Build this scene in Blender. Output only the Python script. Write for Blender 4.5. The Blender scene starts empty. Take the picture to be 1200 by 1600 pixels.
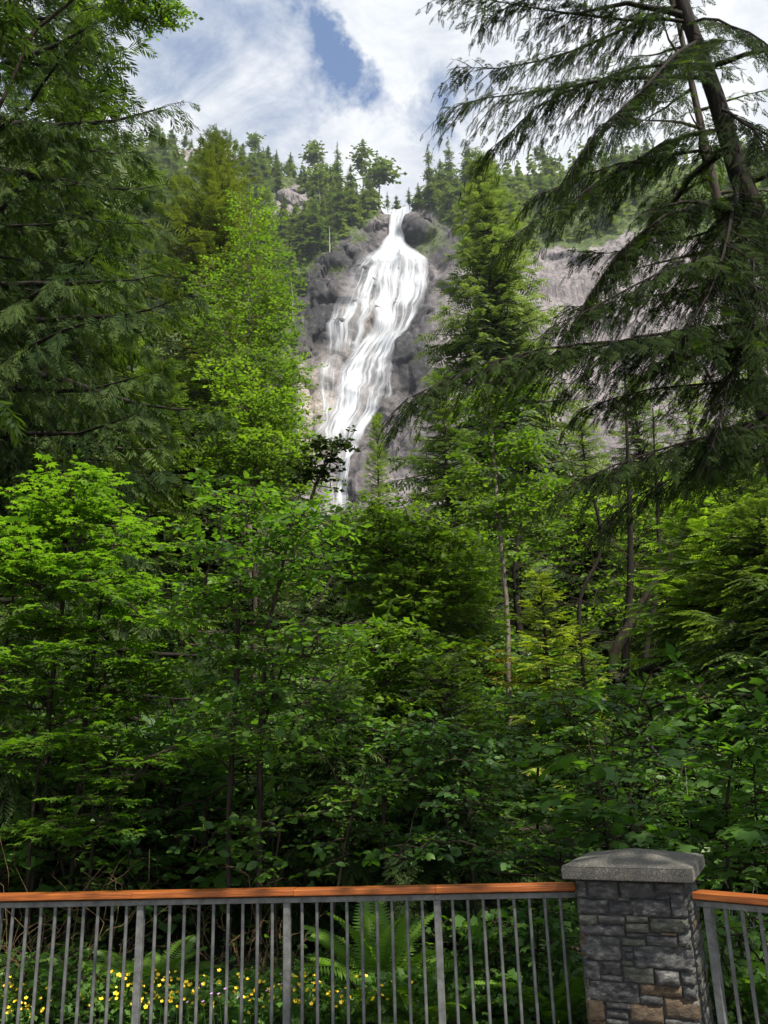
import bpy, math
import numpy as np
from mathutils import Matrix, Vector
C = bpy.context.scene.collection
R = math.radians
rng = np.random.default_rng(11)

# ------------------------------------------------------------------ camera
CAM = np.array([0.0, 0.0, 1.95]); FPX = 1290.0
_p, _r = R(16.77), R(1.78)
_U0 = np.array([0, -math.sin(_p), math.cos(_p)]); _X = np.array([1.0, 0, 0])
FWD = np.array([0, math.cos(_p), math.sin(_p)])
RGT = math.cos(_r) * _X - math.sin(_r) * _U0
UPV = math.cos(_r) * _U0 + math.sin(_r) * _X
cd = bpy.data.cameras.new('camera'); cam = bpy.data.objects.new('camera', cd); C.objects.link(cam)
cd.sensor_fit = 'HORIZONTAL'; cd.sensor_width = 36; cd.lens = 36 * FPX / 1200
cd.clip_start = 0.1; cd.clip_end = 6000
cam.matrix_world = Matrix(((RGT[0], UPV[0], -FWD[0], CAM[0]), (RGT[1], UPV[1], -FWD[1], CAM[1]), (RGT[2], UPV[2], -FWD[2], CAM[2]), (0, 0, 0, 1)))
bpy.context.scene.camera = cam

# ------------------------------------------------------------------ light
SUN_AZ, SUN_EL = R(142), R(56)           # azimuth from +Y, clockwise positive (towards +X)
sd = np.array([math.sin(SUN_AZ) * math.cos(SUN_EL), math.cos(SUN_AZ) * math.cos(SUN_EL), math.sin(SUN_EL)])
sl = bpy.data.lights.new('sun', 'SUN'); sl.energy = 4.7; sl.angle = R(0.6); sl.color = (1.0, 0.95, 0.86)
so = bpy.data.objects.new('sun', sl); C.objects.link(so)
so.rotation_euler = Vector(tuple(sd)).to_track_quat('Z', 'Y').to_euler()
w = bpy.data.worlds.new('World'); bpy.context.scene.world = w; w.use_nodes = True
nt = w.node_tree; nt.nodes.clear()
N = nt.nodes.new; L = nt.links.new
out = N('ShaderNodeOutputWorld'); bg = N('ShaderNodeBackground'); bg.inputs['Strength'].default_value = 0.11
sky = N('ShaderNodeTexSky'); sky.sky_type = 'NISHITA'; sky.sun_disc = False
sky.sun_elevation = SUN_EL; sky.sun_rotation = SUN_AZ; sky.air_density = 1.1; sky.dust_density = 0.3; sky.ozone_density = 4.0
tc = N('ShaderNodeTexCoord')
mp = N('ShaderNodeMapping'); mp.inputs['Scale'].default_value = (1.0, 1.0, 2.2); mp.inputs['Rotation'].default_value = (0.3, 0.5, 0.2)
mp.inputs['Location'].default_value = (0.42, 0.1, 0.0)
n1 = N('ShaderNodeTexNoise'); n1.inputs['Scale'].default_value = 5.2; n1.inputs['Detail'].default_value = 9; n1.inputs['Roughness'].default_value = 0.64
n1.inputs['Distortion'].default_value = 0.6
L(tc.outputs['Generated'], mp.inputs['Vector']); L(mp.outputs[0], n1.inputs['Vector'])
def wmath(op, a, b=None):
    n = N('ShaderNodeMath'); n.operation = op
    for i, v in enumerate((a, b)):
        if v is None: continue
        if isinstance(v, (int, float)): n.inputs[i].default_value = v
        else: L(v, n.inputs[i])
    return n.outputs[0]
wn = N('ShaderNodeTexNoise'); wn.inputs['Scale'].default_value = 7; wn.inputs['Detail'].default_value = 7; wn.inputs['Roughness'].default_value = .62; L(tc.outputs['Generated'], wn.inputs['Vector'])
wv1 = N('ShaderNodeVectorMath'); wv1.operation = 'SUBTRACT'; L(wn.outputs['Color'], wv1.inputs[0]); wv1.inputs[1].default_value = (.5, .5, .5)
wv2 = N('ShaderNodeVectorMath'); wv2.operation = 'SCALE'; wv2.inputs['Scale'].default_value = .26; L(wv1.outputs[0], wv2.inputs[0])
wv3 = N('ShaderNodeVectorMath'); wv3.operation = 'ADD'; L(wv2.outputs[0], wv3.inputs[0]); L(tc.outputs['Generated'], wv3.inputs[1])
def dirof(px, py):
    d = RGT * (px - 600) / FPX + UPV * (800 - py) / FPX + FWD
    return d / np.linalg.norm(d)
# openings in the cloud (negative) and solid banks (positive): direction, angular size, amount
val = n1.outputs['Fac']
for px, py, deg, amt in [(535, 80, 2.5, -0.40), (510, 40, 1.8, -.18), (700, 170, 3.2, -0.38), (480, 160, 4.5, -0.09), (300, 150, 5.0, -0.07), (380, 90, 4, -.07), (240,120,3,-.04), (600, 215, 7, 0.10),
                         (640, 20, 4, 0.14), (420, 20, 5, 0.05), (230, 190, 4, 0.08), (900, 150, 11, 0.22), (1000, 20, 12, 0.1), (505, 60, 2, -0.06)]:
    d = dirof(px, py); dp = N('ShaderNodeVectorMath'); dp.operation = 'DISTANCE'
    nn = N('ShaderNodeVectorMath'); nn.operation = 'NORMALIZE'; L(wv3.outputs[0], nn.inputs[0])
    L(nn.outputs[0], dp.inputs[0]); dp.inputs[1].default_value = tuple(d)
    q = wmath('DIVIDE', dp.outputs['Value'], R(deg)); q = wmath('MULTIPLY', q, q); q = wmath('MULTIPLY', q, -0.7)
    q = wmath('EXPONENT', q); q = wmath('MULTIPLY', q, amt); val = wmath('ADD', val, q)
cr = N('ShaderNodeValToRGB'); cr.color_ramp.elements[0].position = 0.30; cr.color_ramp.elements[1].position = 0.56
cr.color_ramp.elements[0].color = (0.0, 0.0, 0.0, 1); cr.color_ramp.elements[1].color = (1, 1, 1, 1)
L(val, cr.inputs[0])
n2 = N('ShaderNodeTexNoise'); n2.inputs['Scale'].default_value = 11; n2.inputs['Detail'].default_value = 10; n2.inputs['Roughness'].default_value = .66; n2.inputs['Distortion'].default_value = .5; L(mp.outputs[0], n2.inputs['Vector'])
cc = N('ShaderNodeMix'); cc.data_type = 'RGBA'; cc.inputs['A'].default_value = (3.1, 3.5, 4.15, 1); cc.inputs['B'].default_value = (5.6, 5.7, 5.85, 1)
mr = N('ShaderNodeMapRange'); mr.inputs['From Min'].default_value = 0.35; mr.inputs['From Max'].default_value = 0.62
L(wmath('ADD', wmath('MULTIPLY', n2.outputs['Fac'], 0.7), wmath('MULTIPLY', val, 0.3)), mr.inputs['Value']); L(mr.outputs[0], cc.inputs['Factor'])
mx = N('ShaderNodeMix'); mx.data_type = 'RGBA'
L(cr.outputs['Color'], mx.inputs['Factor']); L(sky.outputs[0], mx.inputs['A']); L(cc.outputs['Result'], mx.inputs['B'])
L(mx.outputs['Result'], bg.inputs['Color']); L(bg.outputs[0], out.inputs[0])
vs = bpy.context.scene.view_settings
vs.view_transform = 'Standard'; vs.look = 'None'; vs.gamma = 1; vs.exposure = 0.72; vs.use_curve_mapping = False
cy = bpy.context.scene.cycles
cy.max_bounces = 8; cy.diffuse_bounces = 4; cy.transparent_max_bounces = 16; cy.transmission_bounces = 3; cy.glossy_bounces = 2

# ------------------------------------------------------------------ helpers
def ray(px, py): return RGT * (px - 600) / FPX + UPV * (800 - py) / FPX + FWD
def at(px, py, Y):
    d = ray(px, py); return CAM + d * (Y / d[1])
def atz(px, py, z):
    d = ray(px, py); return CAM + d * ((z - CAM[2]) / d[2])
def proj(P):
    Q = np.atleast_2d(P) - CAM; d = Q @ FWD
    d = np.where(d < 0.01, 0.01, d)
    return 600 + FPX * (Q @ RGT) / d, 800 - FPX * (Q @ UPV) / d
def tag(o, label=None, cat=None, group=None, kind=None):
    if label: o['label'] = label
    if cat: o['category'] = cat
    if group: o['group'] = group
    if kind: o['kind'] = kind
    return o
def empty(name, loc=(0, 0, 0), rz=0.0):
    o = bpy.data.objects.new(name, None); C.objects.link(o); o.location = tuple(float(v) for v in loc); o.rotation_euler = (0, 0, rz)
    o.empty_display_size = 0.1
    return o
def mesh_np(name, V, F, mats, tint=None, mi=None, smooth=False, extra=None, uv=None):
    V = np.ascontiguousarray(V, dtype=np.float32); F = np.ascontiguousarray(F, dtype=np.int32)
    me = bpy.data.meshes.new(name); k = F.shape[1]
    me.vertices.add(len(V)); me.vertices.foreach_set('co', V.ravel())
    me.loops.add(F.size); me.loops.foreach_set('vertex_index', F.ravel())
    me.polygons.add(len(F)); me.polygons.foreach_set('loop_start', np.arange(0, F.size, k, dtype=np.int32))
    me.polygons.foreach_set('loop_total', np.full(len(F), k, dtype=np.int32))
    for m in (mats if isinstance(mats, (list, tuple)) else [mats]): me.materials.append(m)
    if mi is not None: me.polygons.foreach_set('material_index', np.asarray(mi, dtype=np.int32))
    if smooth: me.polygons.foreach_set('use_smooth', np.ones(len(F), dtype=bool))
    if tint is not None:
        a = me.attributes.new('tint', 'FLOAT', 'POINT'); a.data.foreach_set('value', np.asarray(tint, dtype=np.float32))
    for nme, arr in (extra or {}).items():
        a = me.attributes.new(nme, 'FLOAT', 'POINT'); a.data.foreach_set('value', np.asarray(arr, dtype=np.float32))
    me.update(calc_edges=True)
    return me
def obj(name, me, parent=None, loc=None):
    o = bpy.data.objects.new(name, me); C.objects.link(o)
    if parent is not None: o.parent = parent
    if loc is not None: o.location = tuple(float(v) for v in loc)
    return o
def nrm(a): return a / np.maximum(np.linalg.norm(a, axis=-1, keepdims=True), 1e-9)
# --- value noise / cells (numpy)
def _h(i, j, k, s):
    n = (i.astype(np.int64) * 374761393 + j.astype(np.int64) * 668265263 + k.astype(np.int64) * 2147483647 + s * 1274126177) & 0xffffffff
    n = ((n ^ (n >> 13)) * 1274126177) & 0xffffffff; n = (n ^ (n >> 16)); n = (n * 2246822519) & 0xffffffff; n = n ^ (n >> 15)
    return (n & 0xffffff) / float(0xffffff)
def vnoise(P, s=0):
    P = np.asarray(P, float); I = np.floor(P); f = P - I; f = f * f * (3 - 2 * f); I = I.astype(np.int64); o = 0
    for a in (0, 1):
        for b in (0, 1):
            for c in (0, 1):
                wt = (f[:, 0] if a else 1 - f[:, 0]) * (f[:, 1] if b else 1 - f[:, 1]) * (f[:, 2] if c else 1 - f[:, 2])
                o = o + wt * _h(I[:, 0] + a, I[:, 1] + b, I[:, 2] + c, s)
    return o * 2 - 1
def fbm(P, o=4, s=0):
    P = np.asarray(P, float); r = 0; a = 1.0; t = 0
    for i in range(o):
        r = r + a * vnoise(P * (2.03 ** i) + i * 17.3, s + i); t += a; a *= 0.5
    return r / t
def cells(P, s=0):
    """per point: nearest cell offset vector, F1, F2, two random numbers triples of the nearest cell"""
    P = np.asarray(P, float); I = np.floor(P).astype(np.int64); n = len(P)
    f1 = np.full(n, 9.0); f2 = np.full(n, 9.0); rel = np.zeros((n, 3)); rnd = np.zeros((n, 4))
    for a in (-1, 0, 1):
        for b in (-1, 0, 1):
            for c in (-1, 0, 1):
                i, j, k = I[:, 0] + a, I[:, 1] + b, I[:, 2] + c
                q = np.stack([i + _h(i, j, k, s), j + _h(i, j, k, s + 1), k + _h(i, j, k, s + 2)], 1)
                dv = P - q; d = np.linalg.norm(dv, axis=1)
                m = d < f1; f2 = np.where(m, f1, np.minimum(f2, d)); f1 = np.where(m, d, f1)
                rel[m] = dv[m]
                if m.any():
                    rnd[m] = np.stack([_h(i, j, k, s + 3), _h(i, j, k, s + 4), _h(i, j, k, s + 5), _h(i, j, k, s + 6)], 1)[m]
    return rel, f1, f2, rnd
def tubes(P, Rr, k=5):
    """P (B,N,3) polylines, Rr (B,N) radii -> V, F quads"""
    P = np.asarray(P, float); Rr = np.asarray(Rr, float); B, n, _ = P.shape
    T = np.gradient(P, axis=1); T = nrm(T)
    ref = np.where(np.abs(T[..., 2:3]) > 0.9, np.array([1.0, 0, 0]), np.array([0, 0, 1.0]))
    ref = np.broadcast_to(ref[:, :1], T.shape)
    A = nrm(np.cross(T, ref)); Bn = np.cross(T, A)
    th = np.arange(k) * 2 * np.pi / k
    V = P[:, :, None, :] + Rr[:, :, None, None] * (np.cos(th)[None, None, :, None] * A[:, :, None, :] + np.sin(th)[None, None, :, None] * Bn[:, :, None, :])
    V = V.reshape(-1, 3)
    b = np.arange(B)[:, None, None] * n * k; i = np.arange(n - 1)[None, :, None] * k; j = np.arange(k)[None, None, :]; j2 = (j + 1) % k
    F = np.stack([b + i + j, b + i + j2, b + i + k + j2, b + i + k + j], -1).reshape(-1, 4)
    return V, F
def joinVF(parts):
    Vs, Fs, o = [], [], 0
    for V, F in parts:
        if len(V) == 0: continue
        Vs.append(V); Fs.append(F + o); o += len(V)
    return np.concatenate(Vs), np.concatenate(Fs)
def place(tv, tf, P, X, Z, S, tint=None, ttint=None):
    """stamp a template (tv,tf) at frames"""
    X = nrm(X); Y = nrm(np.cross(Z, X)); Z = np.cross(X, Y); S = np.asarray(S)
    if S.ndim == 1: S = np.stack([S, S, S], 1)
    V = P[:, None, :] + (tv[None, :, 0, None] * S[:, None, 0:1]) * X[:, None, :] + (tv[None, :, 1, None] * S[:, None, 1:2]) * Y[:, None, :] + (tv[None, :, 2, None] * S[:, None, 2:3]) * Z[:, None, :]
    F = (np.arange(len(P))[:, None, None] * len(tv) + tf[None]).reshape(-1, tf.shape[1])
    t = np.repeat(tint if tint is not None else np.zeros(len(P)), len(tv))
    if ttint is not None: t = t + np.tile(ttint, len(P))
    return V.reshape(-1, 3), F, t

# ------------------------------------------------------------------ materials
def mat(name):
    m = bpy.data.materials.new(name); m.use_nodes = True; nt = m.node_tree; nt.nodes.clear()
    return m, nt, (lambda t: nt.nodes.new(t)), (lambda a, b: nt.links.new(a, b))
def foliage(name, dark, light, transl=0.3, rough=0.7, spec=0.1, yellow=1.0):
    m, nt, N, L = mat(name)
    o = N('ShaderNodeOutputMaterial'); at_ = N('ShaderNodeAttribute'); at_.attribute_name = 'tint'
    oi = N('ShaderNodeObjectInfo')
    geo = N('ShaderNodeNewGeometry'); nz = N('ShaderNodeTexNoise'); nz.inputs['Scale'].default_value = 0.9; nz.inputs['Detail'].default_value = 3
    L(geo.outputs['Position'], nz.inputs['Vector'])
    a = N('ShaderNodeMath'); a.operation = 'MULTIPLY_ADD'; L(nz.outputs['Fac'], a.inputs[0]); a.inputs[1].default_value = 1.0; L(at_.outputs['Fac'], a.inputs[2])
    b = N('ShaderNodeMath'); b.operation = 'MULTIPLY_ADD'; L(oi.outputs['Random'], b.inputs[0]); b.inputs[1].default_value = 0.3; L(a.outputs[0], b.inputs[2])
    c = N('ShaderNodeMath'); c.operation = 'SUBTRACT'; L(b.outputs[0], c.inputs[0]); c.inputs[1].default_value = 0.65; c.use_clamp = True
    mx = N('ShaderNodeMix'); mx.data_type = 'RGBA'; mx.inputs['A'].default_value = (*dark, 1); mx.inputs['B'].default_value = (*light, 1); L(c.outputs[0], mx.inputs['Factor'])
    p = N('ShaderNodeBsdfPrincipled'); p.inputs['Roughness'].default_value = rough; p.inputs['Specular IOR Level'].default_value = spec
    L(mx.outputs['Result'], p.inputs['Base Color'])
    t = N('ShaderNodeBsdfTranslucent'); g = N('ShaderNodeMix'); g.data_type = 'RGBA'; g.blend_type = 'MULTIPLY'; g.inputs['Factor'].default_value = 1
    L(mx.outputs['Result'], g.inputs['A']); g.inputs['B'].default_value = (2.1 * yellow, 2.4, 0.5, 1); L(g.outputs['Result'], t.inputs['Color'])
    s = N('ShaderNodeMixShader'); s.inputs[0].default_value = transl; L(p.outputs[0], s.inputs[1]); L(t.outputs[0], s.inputs[2]); L(s.outputs[0], o.inputs[0])
    return m
def bark(name, c1, c2, scale=6, stretch=0.15, moss=None):
    m, nt, N, L = mat(name)
    o = N('ShaderNodeOutputMaterial'); tc = N('ShaderNodeNewGeometry'); mp = N('ShaderNodeMapping'); mp.inputs['Scale'].default_value = (1, 1, stretch)
    L(tc.outputs['Position'], mp.inputs['Vector'])
    n = N('ShaderNodeTexNoise'); n.inputs['Scale'].default_value = scale * 3; n.inputs['Detail'].default_value = 6; n.inputs['Roughness'].default_value = 0.65; L(mp.outputs[0], n.inputs['Vector'])
    r = N('ShaderNodeValToRGB'); r.color_ramp.elements[0].position = 0.35; r.color_ramp.elements[1].position = 0.68
    r.color_ramp.elements[0].color = (*c1, 1); r.color_ramp.elements[1].color = (*c2, 1); L(n.outputs['Fac'], r.inputs[0])
    col = r.outputs['Color']
    if moss:
        n3 = N('ShaderNodeTexNoise'); n3.inputs['Scale'].default_value = 2.3; n3.inputs['Detail'].default_value = 4; L(tc.outputs['Position'], n3.inputs['Vector'])
        r3 = N('ShaderNodeValToRGB'); r3.color_ramp.elements[0].position = 0.5; r3.color_ramp.elements[1].position = 0.62; L(n3.outputs['Fac'], r3.inputs[0])
        mm = N('ShaderNodeMix'); mm.data_type = 'RGBA'; L(r3.outputs['Color'], mm.inputs['Factor']); L(col, mm.inputs['A']); mm.inputs['B'].default_value = (*moss, 1); col = mm.outputs['Result']
    p = N('ShaderNodeBsdfPrincipled'); p.inputs['Roughness'].default_value = 0.9; p.inputs['Specular IOR Level'].default_value = 0.15; L(col, p.inputs['Base Color'])
    b = N('ShaderNodeBump'); b.inputs['Strength'].default_value = 0.7; b.inputs['Distance'].default_value = 0.03; L(n.outputs['Fac'], b.inputs['Height']); L(b.outputs[0], p.inputs['Normal'])
    L(p.outputs[0], o.inputs[0]); return m
M = {}
M['cedar'] = foliage('cedar_needles', (0.018, 0.036, 0.012), (0.095, 0.14, 0.042), 0.3, 0.8, 0.06)
M['cedar_dark'] = foliage('shaded_cedar_needles', (0.025, 0.045, 0.018), (0.085, 0.125, 0.04), 0.25, 0.8, 0.06)
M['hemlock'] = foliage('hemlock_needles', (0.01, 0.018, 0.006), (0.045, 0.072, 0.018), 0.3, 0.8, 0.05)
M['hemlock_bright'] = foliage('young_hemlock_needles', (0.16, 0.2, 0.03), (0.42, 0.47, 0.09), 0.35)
M['cedar_mid'] = foliage('mid_cedar_needles', (0.042, 0.075, 0.026), (0.17, 0.23, 0.075), 0.3)
M['cedar_pale'] = foliage('pale_cedar_needles', (0.062, 0.09, 0.048), (0.165, 0.205, 0.115), 0.35, 0.8, 0.05)
M['cedar_olive'] = foliage('olive_cedar_needles', (0.06, 0.08, 0.02), (0.17, 0.19, 0.05), 0.25)
M['pale_conifer'] = foliage('pale_conifer_needles', (0.10, 0.15, 0.045), (0.24, 0.30, 0.11), 0.3)
M['far'] = foliage('far_needles', (0.05, 0.074, 0.034), (0.175, 0.21, 0.09), 0.3, 0.8, 0.05)
M['far_bright'] = foliage('far_leaves', (0.085, 0.12, 0.04), (0.21, 0.25, 0.09), 0.3, 0.8, 0.05)
M['maple'] = foliage('vine_maple_leaf', (0.042, 0.095, 0.016), (0.18, 0.3, 0.032), 0.42, 0.5, 0.2)
M['dogwood'] = foliage('oval_leaf', (0.042, 0.1, 0.02), (0.18, 0.3, 0.04), 0.38, 0.42, 0.35)
M['alder'] = foliage('alder_leaf', (0.062, 0.115, 0.02), (0.195, 0.275, 0.045), 0.45, 0.5, 0.2)
M['small'] = foliage('small_leaf', (0.042, 0.09, 0.018), (0.2, 0.3, 0.038), 0.38, 0.45, 0.3)
M['understory'] = foliage('understorey_leaf', (0.036, 0.09, 0.022), (0.17, 0.3, 0.05), 0.38, 0.45, 0.3)
M['fern'] = foliage('fern_frond', (0.055, 0.13, 0.02), (0.2, 0.33, 0.045), 0.35, 0.45, 0.3)
M['yellowing'] = foliage('yellowing_leaf', (0.13, 0.13, 0.02), (0.32, 0.22, 0.03), 0.35)
M['bark'] = bark('dark_bark', (0.022, 0.017, 0.013), (0.085, 0.068, 0.052))
M['bark_moss'] = bark('mossy_bark', (0.012, 0.010, 0.008), (0.05, 0.038, 0.026), moss=(0.03, 0.042, 0.01))
M['bark_pale'] = bark('pale_bark', (0.10, 0.08, 0.06), (0.28, 0.24, 0.19), 9)
M['bark_dark'] = bark('hemlock_bark', (0.011, 0.009, 0.007), (0.035, 0.028, 0.022))
M['snag'] = bark('bare_silver_wood', (0.22, 0.20, 0.18), (0.5, 0.47, 0.43), 3)
M['twig'] = bark('thin_dark_twig', (0.018, 0.014, 0.010), (0.06, 0.045, 0.03))
M['dry'] = bark('dry_brown_twig', (0.12, 0.07, 0.035), (0.30, 0.20, 0.11), 12)
def simple(name, col, rough=0.5, metal=0.0, bump=None, col2=None, scale=20, detail=6, bd=0.002, spec=0.5, stretch=(1, 1, 1), coords='Object', ramp=(0.35, 0.65)):
    m, nt, N, L = mat(name)
    o = N('ShaderNodeOutputMaterial'); p = N('ShaderNodeBsdfPrincipled'); p.inputs['Roughness'].default_value = rough; p.inputs['Metallic'].default_value = metal
    p.inputs['Specular IOR Level'].default_value = spec
    tc = N('ShaderNodeTexCoord'); mp = N('ShaderNodeMapping'); mp.inputs['Scale'].default_value = stretch; L(tc.outputs[coords], mp.inputs['Vector'])
    n = N('ShaderNodeTexNoise'); n.inputs['Scale'].default_value = scale; n.inputs['Detail'].default_value = detail; n.inputs['Roughness'].default_value = 0.62; L(mp.outputs[0], n.inputs['Vector'])
    r = N('ShaderNodeValToRGB'); r.color_ramp.elements[0].position, r.color_ramp.elements[1].position = ramp
    r.color_ramp.elements[0].color = (*col, 1); r.color_ramp.elements[1].color = (*(col2 or col), 1); L(n.outputs['Fac'], r.inputs[0]); L(r.outputs[0], p.inputs['Base Color'])
    if bump:
        b = N('ShaderNodeBump'); b.inputs['Strength'].default_value = bump; b.inputs['Distance'].default_value = bd; L(n.outputs['Fac'], b.inputs['Height']); L(b.outputs[0], p.inputs['Normal'])
    L(p.outputs[0], o.inputs[0]); return m
# ------------------------------------------------------------------ terrain and cliff
def inpoly(x, y, poly):
    x = np.asarray(x); y = np.asarray(y); c = np.zeros(x.shape, bool); n = len(poly)
    for i in range(n):
        x1, y1 = poly[i]; x2, y2 = poly[(i + 1) % n]
        if y1 == y2: continue
        m = ((y1 > y) != (y2 > y)) & (x < (x2 - x1) * (y - y1) / (y2 - y1) + x1); c ^= m
    return c
TY = [-80, 9, 13, 20, 30, 60, 120, 200, 290, 330, 345]; TZ = [0, 0, 0.25, 1.2, 3.2, 8, 18, 38, 76, 104, 116]
def terr(x, y):
    x = np.asarray(x, float); y = np.asarray(y, float)
    z = np.interp(y, TY, TZ)
    g = np.clip((y - 10) / 60, 0, 1)
    P = np.stack([x / 14, y / 14, np.zeros_like(x)], -1).reshape(-1, 3); n = fbm(P, 3, 5).reshape(x.shape)
    P = np.stack([x / 2.2, y / 2.2, np.zeros_like(x)], -1).reshape(-1, 3); n2 = fbm(P, 3, 9).reshape(x.shape)
    near = np.clip((y - 7) / 5, 0, 1)
    return z + n * 3 * g + n2 * (0.18 * near + 0.5 * g) + np.clip(np.abs(x) - 30 - y * 0.2, 0, 200) * 0.25 * g
CZ = np.array([60, 107, 180, 260, 324, 360, 453, 620]); CY = np.array([290, 330, 358, 395, 430, 462, 540, 700])
def base_at(px, py):
    px = np.atleast_1d(np.asarray(px, float)); py = np.atleast_1d(np.asarray(py, float))
    d = RGT[None] * ((px - 600) / FPX)[:, None] + UPV[None] * ((800 - py) / FPX)[:, None] + FWD[None]
    lo = np.full(len(px), 285.0); hi = np.full(len(px), 700.0)
    for _ in range(40):
        m = (lo + hi) / 2; z = CAM[2] + m * d[:, 2] / d[:, 1]; g = np.interp(m, CY, CZ) - z
        lo = np.where(g < 0, m, lo); hi = np.where(g < 0, hi, m)
    return m * d[:, 0] / d[:, 1], CAM[2] + m * d[:, 2] / d[:, 1]
# skyline of the ground, traced once and turned into heights over x
_sk = [(-400, 120), (-100, 200), (150, 236), (240, 246), (330, 254), (450, 276), (520, 300), (580, 322), (600, 333), (612, 336), (638, 336), (652, 326), (690, 312), (760, 288), (900, 276), (1200, 262), (1500, 200), (1900, 120)]
_sx, _sz = base_at([p[0] for p in _sk], [p[1] for p in _sk])
def topz(x): return np.interp(x, _sx, _sz)
# bulges of the rock: px, py, rx, ry (px), metres towards the viewer
BUL = [(650, 362, 34, 26, 13), (640, 350, 18, 14, 5), (520, 405, 34, 20, 7), (505, 450, 28, 30, 6), (560, 500, 40, 38, 7), (520, 520, 26, 22, 4), (650, 560, 34, 50, 8), (628, 640, 30, 26, 7),
       (650, 690, 44, 34, 6), (560, 740, 22, 34, 6), (505, 590, 26, 20, 5), (500, 650, 30, 28, 4), (452, 310, 26, 22, 9), (575, 350, 22, 16, 5), (700, 400, 30, 40, 6), (585, 420, 34, 14, 5), (700, 520, 40, 60, 5),
       (905, 410, 22, 16, 6), (870, 402, 24, 10, 5), (990, 400, 40, 22, 5), (325, 370, 18, 14, 5)]
_b = [(base_at(a[0], a[1]), a) for a in BUL]
_bul = []
for (xx, zz), a in _b:
    sc = (CAM[2] + 400) / FPX; _bul.append((xx[0], zz[0], a[2] * 0.36, a[3] * 0.40, a[4]))
# channels cut by the water: negative
_ch = base_at([618, 612, 600, 620, 585, 560], [345, 385, 420, 480, 560, 640])
def cliffY(x, z):
    x = np.asarray(x, float).ravel(); z = np.asarray(z, float).ravel()
    y = np.interp(z, CZ, CY)
    n = len(x); O = np.zeros(n)
    slab = np.clip((x - 62) / 25, 0, 1) * np.clip((330 - z) / 20, 0, 1)
    rough = 0.62 - 0.42 * slab
    wob = np.stack([fbm(np.stack([x / 30, O, z / 30], 1), 2, 31), O, fbm(np.stack([x / 30, O + 9, z / 30], 1), 2, 37)], 1)
    P = np.stack([x / 13 - z / 60, O, z / 21], 1) + wob * 0.6
    rel, f1, f2, rnd = cells(P, 3)
    y = y + rough * ((rnd[:, 0] - 0.5) * 5.5 + rel[:, 0] * (rnd[:, 1] - 0.5) * 12 + rel[:, 2] * (rnd[:, 2] - 0.4) * 9 + np.exp(-((f2 - f1) / 0.06) ** 2) * 1.8)
    P = np.stack([x / 5 + z / 14, O, z / 8 - x / 30], 1) + wob * 1.0
    rel, f1, f2, rnd = cells(P, 41)
    y = y + rough * ((rnd[:, 0] - 0.5) * 1.5 + rel[:, 0] * (rnd[:, 1] - 0.5) * 3.6 + rel[:, 2] * (rnd[:, 2] - 0.4) * 3.6 + np.exp(-((f2 - f1) / 0.08) ** 2) * 0.8)
    y = y + rough * fbm(np.stack([x / 5, O, z / 3.5], 1), 4, 50) * 1.3 + rough * (np.abs(fbm(np.stack([x / 4 + z / 50, O, z / 34], 1), 3, 57)) * 3.2) + slab * (fbm(np.stack([x / 40, O, z / 26], 1), 4, 61) * 7 + np.abs(fbm(np.stack([x / 15 + z / 60, O, z / 40], 1), 3, 71)) * 3)
    for bx, bz, rx, rz, a in _bul:
        q = ((x - bx) / rx) ** 2 + ((z - bz) / rz) ** 2
        y = y - (a * np.sqrt(np.clip(1 - q, 0, 1)) if a > 12 else a * .75 * np.clip(1 - q, 0, 1))
    # gentle general curve: forested flanks come forward
    y = y - 14 * np.clip((-x - 48) / 60, 0, 1) - 10 * np.clip((x - 60) / 80, 0, 1)
    return y
def blob_sum(px, py, L_):
    v = np.zeros(len(px))
    for a in L_:
        v = np.maximum(v, a[4] * np.exp(-0.8 * (((px - a[0]) / a[2]) ** 2 + ((py - a[1]) / a[3]) ** 2) ** 2))
    return v
VEG_L = [(-400, 60), (1, 150), (240, 236), (330, 244), (450, 264), (520, 290), (575, 312), (600, 330), (578, 342), (545, 372), (500, 392), (478, 425), (462, 470), (470, 900), (-400, 1000)]
VEG_R = [(655, 318), (690, 300), (760, 276), (900, 262), (1200, 250), (1700, 100), (1700, 420), (1200, 372), (1080, 372), (985, 365), (960, 372), (915, 395), (850, 388), (800, 400), (740, 420), (722, 380), (690, 345)]
BARE = [[(425, 330), (438, 292), (478, 288), (482, 330), (455, 345)], [(310, 385), (318, 355), (340, 350), (352, 385), (335, 400)], [(555, 375), (585, 345), (606, 336), (606, 352), (570, 372)], [(275, 250), (290, 240), (305, 262), (285, 270)], [(960, 380), (975, 360), (1010, 368), (1000, 400)], [(845, 405), (870, 382), (925, 400), (915, 425)]]
xs = np.concatenate([np.linspace(-520, -230, 24), np.linspace(-226, -75, 50), np.linspace(-74, 85, 140), np.linspace(86.5, 235, 84), np.linspace(240, 560, 40)])
ts = np.linspace(0, 1, 260) ** 0.9
Xg, Tg = np.meshgrid(xs, ts)
Zg = 60 + (topz(Xg) - 60) * Tg
Yg = cliffY(Xg, Zg).reshape(Xg.shape)
for k, (dy, dz) in enumerate([(4, 0.8), (30, 2.5), (80, -8), (170, -60)]):
    Xg = np.vstack([Xg, Xg[-1:]]); Zg = np.vstack([Zg, (topz(xs) + dz + (fbm(np.stack([xs / 12, xs * 0 + k, xs * 0], 1), 3, 5) * 2 if k < 3 else 0))[None]]); Yg = np.vstack([Yg, Yg[259:260] + dy])
nr, nc = Xg.shape
ii = np.arange(nr - 1)[:, None] * nc + np.arange(nc - 1)[None, :]
F = np.stack([ii, ii + 1, ii + nc + 1, ii + nc], -1).reshape(-1, 4)
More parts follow.
